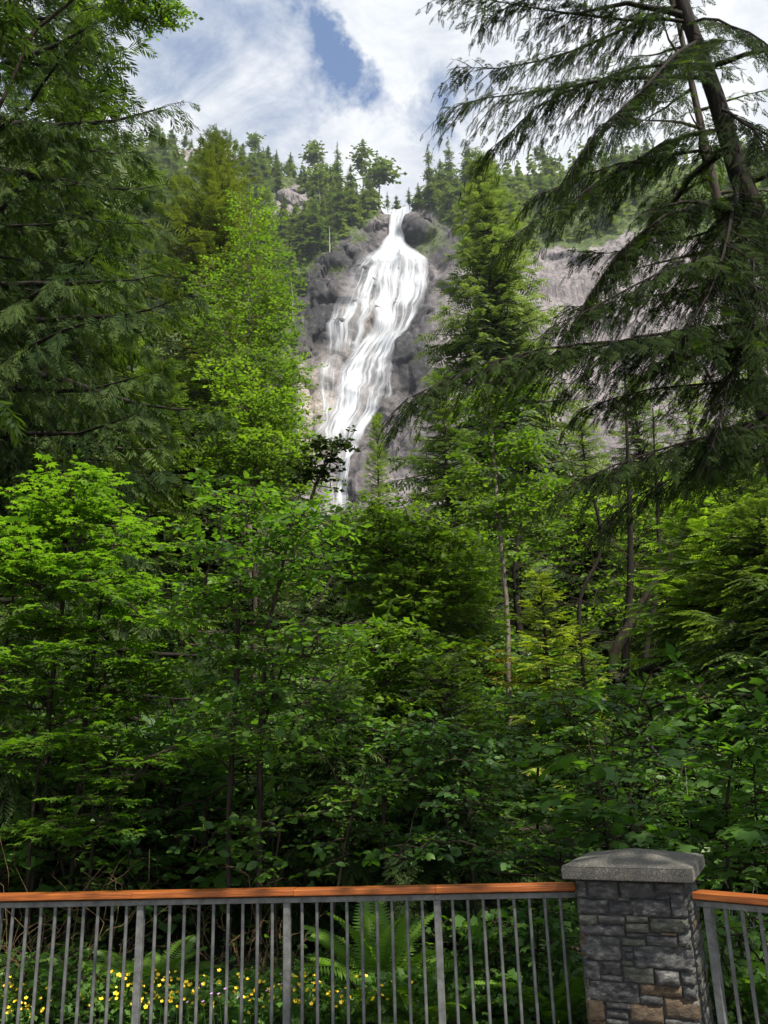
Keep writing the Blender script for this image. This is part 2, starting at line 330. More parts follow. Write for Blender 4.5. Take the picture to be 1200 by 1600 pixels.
V = np.stack([Xg, Yg, Zg], -1).reshape(-1, 3)
cpx, cpy = proj(V)
wob = fbm(V / 6, 3, 77) * 14; wob2 = fbm(V / 6 + 50, 3, 78) * 14
qx, qy = cpx + wob, cpy + wob2
wet = blob_sum(qx, qy, [(648, 362, 40, 34, 1.0), (520, 405, 60, 34, 1.0), (495, 480, 46, 90, 1.0), (560, 470, 60, 90, 0.55), (650, 470, 30, 70, 0.95), (640, 560, 40, 80, 1.0), (700, 380, 36, 46, .85), (700, 470, 30, 50, .5), (640, 690, 60, 70, .6), (555, 740, 26, 60, .5), (575, 380, 30, 30, .8), (655, 620, 24, 40, .5), (570, 355, 22, 20, .4), (600, 600, 22, 60, .8), (540, 560, 60, 20, .3)])
tan = blob_sum(qx, qy, [(555, 500, 46, 50, 1.0), (500, 560, 30, 30, .8), (495, 620, 30, 50, 0.9), (500, 690, 40, 40, 0.7), (600, 612, 12, 26, .9), (575, 600, 30, 30, .6)])
veg = (inpoly(qx, qy, VEG_L) | inpoly(qx, qy, VEG_R)).astype(float)
for b in BARE: veg[inpoly(cpx + wob * .6, cpy + wob2 * .6, b)] = 0
veg = np.maximum(veg, blob_sum(qx, qy, [(680, 372, 14, 22, .8), (600, 395, 10, 5, .7), (525, 420, 12, 8, .8), (660, 395, 16, 14, .7), (712, 440, 12, 14, .6), (560, 372, 8, 6, .8)]))
veg[(nr - 4) * nc:] = 1
m, nt, N, L = mat('cliff_rock')
o = N('ShaderNodeOutputMaterial'); p = N('ShaderNodeBsdfPrincipled'); L(p.outputs[0], o.inputs[0]); p.inputs['Specular IOR Level'].default_value = .2
g = N('ShaderNodeNewGeometry')
def nz(scale, st=(1, 1, 1), det=6, rough=.6, dist=0.0):
    mp = N('ShaderNodeMapping'); mp.inputs['Scale'].default_value = st; L(g.outputs['Position'], mp.inputs['Vector'])
    n = N('ShaderNodeTexNoise'); n.inputs['Scale'].default_value = scale; n.inputs['Detail'].default_value = det; n.inputs['Roughness'].default_value = rough; n.inputs['Distortion'].default_value = dist
    L(mp.outputs[0], n.inputs['Vector']); return n.outputs['Fac']
def ramp(v, st):
    r = N('ShaderNodeValToRGB'); e = r.color_ramp.elements
    e[0].position, e[0].color = st[0][0], (*st[0][1], 1); e[1].position, e[1].color = st[-1][0], (*st[-1][1], 1)
    for q in st[1:-1]: k = e.new(q[0]); k.color = (*q[1], 1)
    L(v, r.inputs[0]); return r.outputs[0]
def mixc(f, a, b, mode='MIX'):
    x = N('ShaderNodeMix'); x.data_type = 'RGBA'; x.blend_type = mode
    for k, v in (('Factor', f), ('A', a), ('B', b)):
        if isinstance(v, (int, float)): x.inputs[k].default_value = v
        elif isinstance(v, tuple): x.inputs[k].default_value = (*v, 1)
        else: L(v, x.inputs[k])
    return x.outputs['Result']
def attr(n):
    a = N('ShaderNodeAttribute'); a.attribute_name = n; return a.outputs['Fac']
c0 = ramp(nz(0.07, (1, 1, .6), 8), [(0.35, (0.19, 0.165, 0.16)), (0.5, (0.27, 0.235, 0.23)), (0.66, (0.37, 0.325, 0.315))])
c0 = mixc(ramp(nz(0.5, (1, 1, .12), 6), [(0.42, (1, 1, 1)), (0.56, (0, 0, 0))]), c0, (0.15, 0.135, 0.135))
c0 = mixc(ramp(nz(0.35, (1, 1, 1), 8, .7), [(0.56, (0, 0, 0)), (0.66, (.45, .45, .45))]), c0, (0.40, 0.37, 0.35))
vo = N('ShaderNodeTexVoronoi'); vo.feature = 'DISTANCE_TO_EDGE'; vo.inputs['Scale'].default_value = .11; mpv = N('ShaderNodeMapping'); mpv.inputs['Scale'].default_value = (1, .6, .5); mpv.inputs['Rotation'].default_value = (.2, .5, 0)
vm = N('ShaderNodeVectorMath'); vm.operation = 'ADD'; nv = N('ShaderNodeTexNoise'); nv.inputs['Scale'].default_value = .12; nv.inputs['Detail'].default_value = 5; L(g.outputs['Position'], nv.inputs['Vector']); vs2 = N('ShaderNodeVectorMath'); vs2.operation = 'SCALE'; vs2.inputs['Scale'].default_value = 14; L(nv.outputs['Color'], vs2.inputs[0]); L(g.outputs['Position'], vm.inputs[0]); L(vs2.outputs[0], vm.inputs[1]); L(vm.outputs[0], mpv.inputs['Vector']); L(mpv.outputs[0], vo.inputs['Vector'])
crk = ramp(vo.outputs['Distance'], [(0.0, (.6, .6, .6)), (.03, (0, 0, 0))])
c0 = mixc(attr('tan'), c0, ramp(nz(0.3, (1, 1, .5), 5), [(0.35, (0.36, 0.29, 0.23)), (0.62, (0.50, 0.44, 0.38))]))
wr = ramp(nz(0.25, (1, 1, .35), 8, .65), [(0.36, (0.013, 0.013, 0.015)), (0.54, (0.030, 0.028, 0.030)), (0.68, (0.12, 0.11, 0.108))])
c0 = mixc(attr('wet'), c0, wr)
vg = ramp(nz(0.4, (1, 1, 1), 6), [(0.35, (0.035, 0.055, 0.018)), (0.55, (0.08, 0.115, 0.03)), (0.7, (0.16, 0.16, 0.06))])
c0 = mixc(attr('veg'), c0, vg)
c0 = mixc(mixc(attr('veg'), crk, (0, 0, 0)), c0, (0.03, 0.028, 0.028))
L(c0, p.inputs['Base Color'])
rr = N('ShaderNodeMapRange'); L(attr('wet'), rr.inputs['Value']); rr.inputs['To Min'].default_value = 0.85; rr.inputs['To Max'].default_value = 0.5; L(rr.outputs[0], p.inputs['Roughness'])
b = N('ShaderNodeBump'); b.inputs['Strength'].default_value = 0.9; b.inputs['Distance'].default_value = 1.6; L(nz(0.5, (1, 1, .45), 10, .7), b.inputs['Height']); L(b.outputs[0], p.inputs['Normal'])
me = mesh_np('cliff', V, F, m, extra={'wet': wet, 'tan': tan * (1 - wet * .5), 'veg': veg})
tag(obj('cliff', me), kind='structure')
# valley ground, forest floor and the viewing path
ys = np.concatenate([np.linspace(-60, 5, 20), np.linspace(5.4, 40, 90), np.geomspace(41, 345, 60)])
ss = np.sign(np.linspace(-1, 1, 121)) * np.abs(np.linspace(-1, 1, 121)) ** 1.5
Yt, St = np.meshgrid(ys, ss, indexing='ij'); Xt = St * np.maximum(90, Yt * 1.4)
Zt = terr(Xt, Yt); Zt[Yt < 7.0] = 0
nr, nc = Xt.shape; ii = np.arange(nr - 1)[:, None] * nc + np.arange(nc - 1)[None, :]
F = np.stack([ii, ii + 1, ii + nc + 1, ii + nc], -1).reshape(-1, 4)
m, nt, N, L = mat('forest_floor')
o = N('ShaderNodeOutputMaterial'); p = N('ShaderNodeBsdfPrincipled'); L(p.outputs[0], o.inputs[0]); g = N('ShaderNodeNewGeometry'); p.inputs['Roughness'].default_value = 0.95
c0 = ramp(nz(1.5, det=8), [(0.35, (0.014, 0.010, 0.006)), (0.52, (0.035, 0.025, 0.014)), (0.68, (0.075, 0.052, 0.03))])
c0 = mixc(ramp(nz(0.5, det=7), [(0.45, (0, 0, 0)), (0.56, (1, 1, 1))]), c0, ramp(nz(6), [(0.4, (0.012, 0.02, 0.005)), (0.65, (0.035, 0.055, 0.012))]))
L(c0, p.inputs['Base Color']); b = N('ShaderNodeBump'); b.inputs['Distance'].default_value = 0.05; L(nz(8, det=6), b.inputs['Height']); L(b.outputs[0], p.inputs['Normal'])
tag(obj('ground', mesh_np('ground', np.stack([Xt, Yt, Zt], -1).reshape(-1, 3), F, m, smooth=True)), kind='structure')
m, nt, N, L = mat('path_gravel')
o = N('ShaderNodeOutputMaterial'); p = N('ShaderNodeBsdfPrincipled'); L(p.outputs[0], o.inputs[0]); g = N('ShaderNodeNewGeometry'); p.inputs['Roughness'].default_value = 0.9
L(ramp(nz(60, det=5), [(0.35, (0.10, 0.095, 0.09)), (0.65, (0.25, 0.24, 0.22))]), p.inputs['Base Color'])
pv = np.array([(-9, -12, 0.004), (9, -12, 0.004), (9, 3.0, 0.004), (2.6, 5.2, 0.004), (1.2, 6.3, 0.004), (-9, 6.9, 0.004)])
pme = bpy.data.meshes.new('path'); pme.from_pydata([tuple(v) for v in pv], [], [tuple(range(6))]); pme.materials.append(m)
tag(obj('path', pme), kind='structure')

# ------------------------------------------------------------------ waterfall
m, nt, N, L = mat('falling_water')
o = N('ShaderNodeOutputMaterial'); p = N('ShaderNodeBsdfPrincipled'); p.inputs['Roughness'].default_value = 0.6; p.inputs['Specular IOR Level'].default_value = 0.3
p.inputs['Base Color'].default_value = (0.86, 0.87, 0.88, 1)
au, av, ac, ae = attr('flow_u'), attr('flow_v'), attr('cover'), attr('edge')
cb = N('ShaderNodeCombineXYZ'); L(au, cb.inputs[0]); L(av, cb.inputs[1])
def sn(sx, sy, det=4, dist=0.0):
    mp = N('ShaderNodeMapping'); mp.inputs['Scale'].default_value = (sx, sy, 1); L(cb.outputs[0], mp.inputs['Vector'])
    n = N('ShaderNodeTexNoise'); n.inputs['Scale'].default_value = 1; n.inputs['Detail'].default_value = det; n.inputs['Roughness'].default_value = 0.62; n.inputs['Distortion'].default_value = dist
    L(mp.outputs[0], n.inputs['Vector']); return n.outputs['Fac']
def mth(op, a, b_=None, c_=None, clamp=False):
    n = N('ShaderNodeMath'); n.operation = op; n.use_clamp = clamp
    for i, v in enumerate((a, b_, c_)):
        if v is None: continue
        if isinstance(v, (int, float)): n.inputs[i].default_value = v
        else: L(v, n.inputs[i])
    return n.outputs[0]
st = mth('ADD', mth('MULTIPLY', sn(0.55, 0.035, 6, .12), 0.62), mth('MULTIPLY', sn(0.12, 0.035, 4, .3), 0.38))
x_ = mth('SUBTRACT', mth('MULTIPLY', st, 5.0), 2.5)
al = mth('ADD', mth('ADD', x_, mth('MULTIPLY', ac, 2.2)), -0.6)
al = mth('MULTIPLY', mth('MINIMUM', al, 1.0), 1.0, clamp=True)
al = mth('MAXIMUM', al, mth('MULTIPLY', ac, 0.5))
al = mth('MULTIPLY', al, ae, clamp=True)
tr = N('ShaderNodeBsdfTransparent'); ms = N('ShaderNodeMixShader'); L(mth('MULTIPLY', al, 0.97), ms.inputs[0]); L(tr.outputs[0], ms.inputs[1]); L(p.outputs[0], ms.inputs[2]); L(ms.outputs[0], o.inputs[0])
L(mixc(ramp(sn(.9, .05, 5), [(.35, (0, 0, 0)), (.65, (1, 1, 1))]), (0.34, 0.36, 0.39), (0.68, 0.685, 0.69)), p.inputs['Base Color'])
WMAT = m
fall = empty('waterfall', at(560, 780, 330))
tag(fall, 'tall white waterfall fanning down the dark wet cliff in two bends', 'waterfall')
def cx(v): return [(400 + a / 2.3525, 400 + b / 2.3525, 150 + y / 2.3525) for y, a, b in v]
RIB = [
 ('chute', [(412, 502, 556), (430, 500, 556), (455, 492, 552), (480, 484, 545), (510, 486, 540), (535, 474, 548), (560, 458, 568), (585, 425, 610), (610, 400, 634), (640, 410, 632)], 0.74, 0.14, 1.2),
 ('veil', [(520, 484, 540), (545, 478, 556), (572, 455, 592), (595, 440, 628), (620, 440, 640), (660, 436, 634), (710, 432, 626), (770, 428, 604), (820, 432, 582), (860, 430, 560), (900, 405, 530)], 0.56, 0.12, 1.0),
 ('side_veil', [(575, 410, 500), (600, 384, 500), (640, 345, 490), (680, 326, 470), (720, 310, 455), (760, 292, 448), (800, 276, 440), (850, 262, 415), (900, 258, 395), (935, 256, 385), (950, 256, 380)], 0.42, 0.16, 0.8),
 ('lower_chute', [(830, 430, 575), (870, 420, 550), (905, 392, 525), (940, 358, 508), (970, 335, 500), (1005, 312, 500), (1040, 302, 492), (1080, 292, 480), (1110, 288, 468), (1150, 280, 462), (1190, 266, 425), (1230, 248, 402), (1262, 240, 395), (1300, 262, 372)], 0.60, 0.12, 1.3),
 ('plunge', [(1270, 262, 392), (1300, 285, 375), (1330, 300, 356), (1360, 306, 350), (1400, 305, 346), (1440, 298, 342), (1480, 290, 338), (1530, 285, 335)], 0.6, 0.18, 1.5),
 ('side_trickle', [(935, 262, 385), (970, 240, 330), (1010, 225, 322), (1060, 218, 318), (1110, 230, 310), (1160, 246, 300), (1200, 240, 290), (1250, 205, 270), (1300, 200, 262)], 0.42, 0.3, 0.7),
 ('edge_trickle', [(860, 540, 575), (900, 505, 520), (950, 496, 508), (1000, 490, 504), (1050, 482, 500), (1100, 478, 505), (1130, 470, 500)], 0.45, 0.3, 0.7),
 ('overflow', [(800, 560, 604), (760, 585, 622), (720, 606, 634), (680, 618, 640), (645, 622, 642)], 0.38, 0.3, 0.9),
 ('plunge', [(1320, 200, 330), (1360, 210, 325), (1420, 225, 330), (1480, 235, 335), (1540, 240, 335)], 0.28, 0.3, 1.2)]
for name, rows, cov, feather, off in RIB:
    rows = cx(rows); v_ = np.arange(len(rows)); nR = max(30, int(abs(rows[-1][2] - rows[0][2]) * 0.75)); nU = 44
    t = np.linspace(0, len(rows) - 1, nR); Lx = np.interp(t, v_, [r[0] for r in rows]); Rx = np.interp(t, v_, [r[1] for r in rows]); Ly = np.interp(t, v_, [r[2] for r in rows])
    kk = np.array([1, 2, 3, 2, 1.]) / 9
    sm = lambda a: np.convolve(np.pad(a, 2, mode='edge'), kk, 'valid')
    Lx, Rx = sm(Lx), sm(Rx); Lx = Lx + vnoise(np.stack([t * 1.7, t * 0, t * 0], 1), 3) * 2.2; Rx = Rx + vnoise(np.stack([t * 1.7, t * 0 + 5, t * 0], 1), 4) * 2.2
    u = np.linspace(0, 1, nU); PX = Lx[:, None] + (Rx - Lx)[:, None] * u[None]; PY = np.repeat(Ly[:, None], nU, 1)
    X_, Z_ = base_at(PX.ravel(), PY.ravel()); Y_ = cliffY(X_, Z_)
    # keep the sheet on the line of flow: bulges move it towards or away, width is kept
    Yr = Y_.reshape(nR, nU); Ys = Yr.copy()
    for _ in range(26):
        Ys[1:-1] = (Ys[:-2] + 2 * Ys[1:-1] + Ys[2:]) / 4
        Ys[:, 1:-1] = (Ys[:, :-2] + 2 * Ys[:, 1:-1] + Ys[:, 2:]) / 4
    push = np.percentile(Ys - Yr, 93) if cov > .6 else np.percentile(Ys - Yr, 80); Ys = Ys - push
    Ys = np.minimum(Ys, Yr * 0.25 + Ys * 0.75 + 0.2)
    V = np.stack([X_, Ys.ravel() - off, Z_], 1)
    nr, nc = nR, nU; ii = np.arange(nr - 1)[:, None] * nc + np.arange(nc - 1)[None, :]
    F = np.stack([ii, ii + 1, ii + nc + 1, ii + nc], -1).reshape(-1, 4)
    U = np.repeat(u[None], nR, 0); width = np.mean(Rx - Lx) * 0.33
    du = np.minimum(U, 1 - U) / feather; dv = np.minimum(np.linspace(0, 1, nR), 1 - np.linspace(0, 1, nR))[:, None] / 0.16
    if name == 'chute': dv[:nR // 2] = 1
    edge = np.clip(du * (1 + .9 * fbm(np.stack([U.ravel() * 4, np.repeat(np.linspace(0, 9, nR)[:, None], nU, 1).ravel(), U.ravel() * 0], 1), 3, 5).reshape(nR, nU)), 0, 1) ** 0.8 * np.clip(dv, 0, 1)
    vv = np.cumsum(np.r_[0, np.abs(np.diff(Ly))]) * 0.40
    off_u = hash_u = {'chute': 0, 'veil': 40, 'side_veil': 90, 'lower_chute': 140, 'plunge': 200, 'side_trickle': 260, 'edge_trickle': 300, 'overflow': 340}[name]
    covA = cov + fbm(np.stack([U.ravel() * 3, np.repeat(vv[:, None], nU, 1).ravel() / 25, U.ravel() * 0 + off_u], 1), 3, 8) * (0.35 if cov < .6 else 0.22)
    me = mesh_np(name, V, F, WMAT, smooth=True, extra={'flow_u': (U * width + off_u).ravel(), 'flow_v': np.repeat(vv[:, None], nU, 1).ravel(), 'cover': covA, 'edge': edge.ravel()})
    ob = obj(name, me, fall); ob.matrix_parent_inverse = Matrix.Translation(-fall.location)
# ------------------------------------------------------------------ foliage templates
def kite(p0, p1, w, up=(0, 0, 1), bend=0.0):
    p0 = np.array(p0, float); p1 = np.array(p1, float); d = p1 - p0; s = np.cross(up, d); s = s / max(np.linalg.norm(s), 1e-9) * w
    md = p0 + d * 0.45 + np.array(up) * bend
    return [p0, md + s, p1, md - s]
def spray(n=8, reach=0.42, w=0.035, droop=0.15, curl=0.1, seed=0, stem=0.008, fwd=0.5):
    """a flat conifer spray along +X, length 1: quads"""
    r = np.random.default_rng(seed); q = []
    zz = lambda x: -droop * x * x
    q.append([(0, -stem, 0), (0, stem, 0), (1, stem * .5, zz(1)), (1, -stem * .5, zz(1))])
    for i in range(n):
        x = 0.06 + 0.88 * i / n
        for s in (-1, 1):
            l = reach * (1 - x) ** 0.7 * r.uniform(0.75, 1.1) + 0.07
            x0 = x + (0.03 if s > 0 else 0)
            q.append(kite((x0, 0, zz(x0)), (min(x0 + l * fwd * r.uniform(.8, 1.2), 1.05), s * l * 0.85, zz(x0) - curl * l * r.uniform(0.3, 1.3) - droop * .3 * l), w * r.uniform(.8, 1.2), (r.uniform(-.3, .3), r.uniform(-.3, .3), 1)))
    q.append(kite((0.9, 0, zz(.9)), (1.08, 0, zz(1.08)), w))
    V = np.array(q, float).reshape(-1, 3); F = np.arange(len(V)).reshape(-1, 4); return V, F
def leaf_quads(kind):
    """a single leaf lying along +X, length 1 (stalk at the origin)"""
    if kind == 'oval':
        V = np.array([(0, 0, 0), (0.3, 0.27, 0.05), (0.68, 0.27, 0.03), (1, 0, -0.1), (0.68, -0.27, 0.03), (0.3, -0.27, 0.05), (0.35, 0, -0.02), (0.7, 0, -0.04)])
        F = np.array([(0, 6, 2, 1), (6, 7, 3, 2), (0, 5, 4, 6), (6, 4, 3, 7)]); return V, F
    if kind == 'maple':          # seven pointed lobes
        pts = []; a = [-150, -125, -98, -75, -50, -26, 0, 26, 50, 75, 98, 125, 150]
        rr = [0.50, .26, 0.60, 0.34, 0.66, 0.38, 0.74, 0.38, 0.66, 0.34, 0.60, .26, 0.50]
        for t, q in zip(a, rr): pts.append((0.42 + q * .8 * math.cos(R(t)), q * .8 * math.sin(R(t)), -0.10 if q > .45 else 0.03))
        V = np.array([(0.42, 0, 0.0)] + pts + [(0.32, 0, 0)]); n = len(pts)
        F = []
        for i in range(0, n - 1, 2): F.append((0, 1 + i, 2 + i, 3 + i) if i + 2 < n else None)
        F = [f for f in F if f]; F.append((0, n, n + 1, 1)); return V, np.array(F)
    if kind == 'lobed':          # three to five broad lobes
        pts = []; a = [-140, -100, -62, -30, 0, 30, 62, 100, 140]; rr = [0.45, .40, 0.62, 0.42, 0.68, 0.42, 0.62, .40, .45]
        for t, q in zip(a, rr): pts.append((0.4 + q * .85 * math.cos(R(t)), q * .85 * math.sin(R(t)), -0.07 if q > .5 else 0.02))
        V = np.array([(0.4, 0, 0.0)] + pts + [(0.22, 0, 0)]); n = len(pts)
        F = [(0, 1 + i, 2 + i, 3 + i) for i in range(0, n - 1, 2)] + [(0, n, n + 1, 1)]; return V, np.array(F)
    if kind == 'small':
        return np.array([(0, 0, 0), (0.45, 0.3, 0.04), (1, 0, -0.06), (0.45, -0.3, 0.04)]), np.array([(0, 3, 2, 1)])
LEAF = {k: leaf_quads(k) for k in ('oval', 'maple', 'lobed', 'small')}
SP_HEM = [spray(8, 0.34, 0.047, 0.22, 0.25, s) for s in range(3)]
SP_CED = [spray(7, 0.46, 0.042, 0.36, 0.5, s + 5, fwd=0.9) for s in range(3)]
SP_MID = [spray(5, 0.45, 0.06, 0.2, 0.3, s + 9) for s in range(3)]
SP_LOW = [spray(2, 0.5, 0.12, 0.2, 0.3, s + 19, stem=0.05) for s in range(2)]
# ------------------------------------------------------------------ conifers
def trunk_fn(pts):
    pts = np.array(pts, float); d = np.r_[0, np.cumsum(np.linalg.norm(np.diff(pts, axis=0), axis=1))]; d /= d[-1]
    return lambda t: np.stack([np.interp(t, d, pts[:, k]) for k in range(3)], -1)
def conifer(rs, tf, H, r0, zs, rad, dens, sprays, ssize, droop=0.35, e0=0.1, upturn=0.15, twig_gap=0.22, twig_ratio=0.34, near=False, az_w=None, stub=0, limbs=None, twist=1.0, tip_t=1.0, hang=0.0):
    """tf(t): trunk point at t in 0..1; zs: (t0,t1) crown; rad(u): branch length at u in 0..1 from crown base to tip"""
    r = np.random.default_rng(rs); wood = []; FV, FF, FT = [], [], []; off = 0
    tt = np.linspace(0, tip_t, 14); TP = tf(tt)[None]; wood.append(tubes(TP, (r0 * (1 - 0.93 * tt / max(tip_t, 1)) + 0.006)[None], 9 if near else 6))
    br = []
    nb = int(dens)
    for i in range(nb):
        u = (i + r.random()) / nb; u = u ** 0.95; t = zs[0] + (zs[1] - zs[0]) * u; az = i * 2.399963 + r.normal(0, .35)
        if az_w is not None and r.random() > az_w(az): continue
        Lb = rad(u) * r.uniform(0.72, 1.12)
        if Lb < 0.05: continue
        br.append((tf(t), az, Lb, e0 + (u - 0.3) * 0.6 + r.normal(0, .07), r.uniform(.8, 1.25) * droop * (1.15 - .5 * u)))
    BP, BR, PP = [], [], []
    s = np.linspace(0, 1, 8)
    for p0, az, Lb, e, dr in br:
        h = np.array([math.cos(az), math.sin(az), 0]); sx = s * Lb * math.cos(e)
        z = s * Lb * math.sin(e) - dr * Lb * s ** 2 + upturn * Lb * s ** 4
        P = p0 + h * sx[:, None]; P[:, 2] += z
        sd_ = np.array([-h[1], h[0], 0]); P = P + sd_ * (np.cumsum(r.normal(0, .02, 8)) * Lb)[:, None]
        BP.append(P); BR.append((0.012 + 0.016 * Lb ** 1.1 * (r0 / .25) ** .3) * (1 - s) + 0.004); PP.append(Lb)
    if limbs:
        for P in limbs:
            P = np.array(P, float); d = np.r_[0, np.cumsum(np.linalg.norm(np.diff(P, axis=0), axis=1))]; Lb = d[-1]
            P = np.stack([np.interp(s * Lb, d, P[:, k]) for k in range(3)], -1)
            P = P + np.cumsum(r.normal(0, .008, P.shape), 0) * Lb
            BP.append(P); BR.append((0.009 + 0.005 * Lb) * (1 - s) + 0.003); PP.append(Lb)
    if BP:
        wood.append(tubes(np.array(BP), np.array(BR), 5 if near else 4))
    aX, aP, aS, aT, aZ = [], [], [], [], []
    tw = []
    for bi, (P, Lb) in enumerate(zip(BP, PP)):
        K = max(3, int(Lb / twig_gap * (1.35 if limbs and bi >= len(br) else 1))); t = np.linspace(0.10 if near else 0.12, 0.99, K) + r.uniform(-.4, .4, K) / K; t = np.clip(t, 0.05, 1)
        i0 = np.clip((t * 7).astype(int), 0, 6); f = t * 7 - i0; Q = P[i0] * (1 - f[:, None]) + P[i0 + 1] * f[:, None]; D = nrm(P[i0 + 1] - P[i0])
        S = nrm(np.cross(D, [0, 0, 1.0])); up = np.cross(S, D)
        for sgn in (-1, 1):
            keep = r.random(K) > 0.08
            a = r.uniform(0.6, 1.1, K) * (0.95 - 0.3 * t)
            X = nrm(D * np.cos(a)[:, None] + sgn * S * np.sin(a)[:, None] + np.array([0, 0, -1.0]) * (r.uniform(0.0, .35, K) + hang)[:, None])
            l = Lb * twig_ratio * (1 - 0.72 * t) * np.clip(t * 4, .35, 1) * r.uniform(.65, 1.15, K) + ssize * 0.7
            tw.append((Q[keep], X[keep], up[keep], l[keep]))
        tw.append((P[-2:-1], nrm(P[-1:] - P[-2:-1]), up[-1:], np.array([Lb * 0.16 + ssize * .4])))
    if tw:
        Q = np.concatenate([a[0] for a in tw]); X = np.concatenate([a[1] for a in tw]); U = np.concatenate([a[2] for a in tw]); l = np.concatenate([a[3] for a in tw])
        if not near:
            aP, aX, aZ, aS = Q, X, U, l
        else:
            n = len(Q); s4 = np.linspace(0, 1, 4)
            TPp = Q[:, None] + X[:, None] * (l[:, None] * s4)[..., None]; TPp[..., 2] -= (l[:, None] * s4 ** 2) * (0.14 + hang)
            wood.append(tubes(TPp, np.repeat((0.006 * (1 - s4) + 0.002)[None], n, 0), 3))
            m = np.maximum(1, (l / (ssize * 0.42)).astype(int)); idx = np.repeat(np.arange(n), m)
            k = np.concatenate([np.arange(a) for a in m]); t = (k + r.random(len(k))) / m[idx]
            base = Q[idx] + X[idx] * (l[idx] * t)[:, None]; base[:, 2] -= l[idx] * t ** 2 * (0.14 + hang)
            D = X[idx].copy(); D[:, 2] -= 2 * t * (0.14 + hang); D = nrm(D); S = nrm(np.cross(D, U[idx])); sg = np.where(k % 2 == 0, 1, -1)
            a = r.uniform(.45, 1.0, len(k)); last = t > 0.85; a[last] *= .3
            XX = nrm(D * np.cos(a)[:, None] + S * (sg * np.sin(a))[:, None] + np.array([0, 0, -1.0]) * (r.uniform(0, .3, len(k)) + hang * 1.2)[:, None])
            aP, aX, aZ = base, XX, U[idx] + r.normal(0, .4, base.shape); aS = ssize * r.uniform(.65, 1.2, len(k)) * (1 - .35 * t)
        aP = np.asarray(aP); ti = r.normal(0, .1, len(aP)) + 0.22
        br_t = np.repeat(r.normal(0, .2, max(1, len(aP) // 12 + 1)), 12)[:len(aP)]
        which = r.integers(0, len(sprays), len(aP))
        for w_, (tv, tfc) in enumerate(sprays):
            mk = which == w_
            if not mk.any(): continue
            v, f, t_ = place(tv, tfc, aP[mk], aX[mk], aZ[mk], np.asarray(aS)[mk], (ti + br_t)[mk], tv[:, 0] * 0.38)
            FV.append(v); FF.append(f + off); FT.append(t_); off += len(v)
    return joinVF(wood), (np.concatenate(FV), np.concatenate(FF), np.concatenate(FT))
def tree_obj(name, res, fm, bm, label, cat, group=None, crown='crown', origin=(0, 0, 0), bare=None):
    (wv, wf), (fv, ff, ft) = res; o = np.array(origin, float)
    e = empty(name, o); tag(e, label, cat, group)
    obj('trunk', mesh_np('trunk', wv - o, wf, bm, smooth=True), e)
    obj(crown, mesh_np(crown, fv - o, ff, fm, tint=ft), e)
    return e
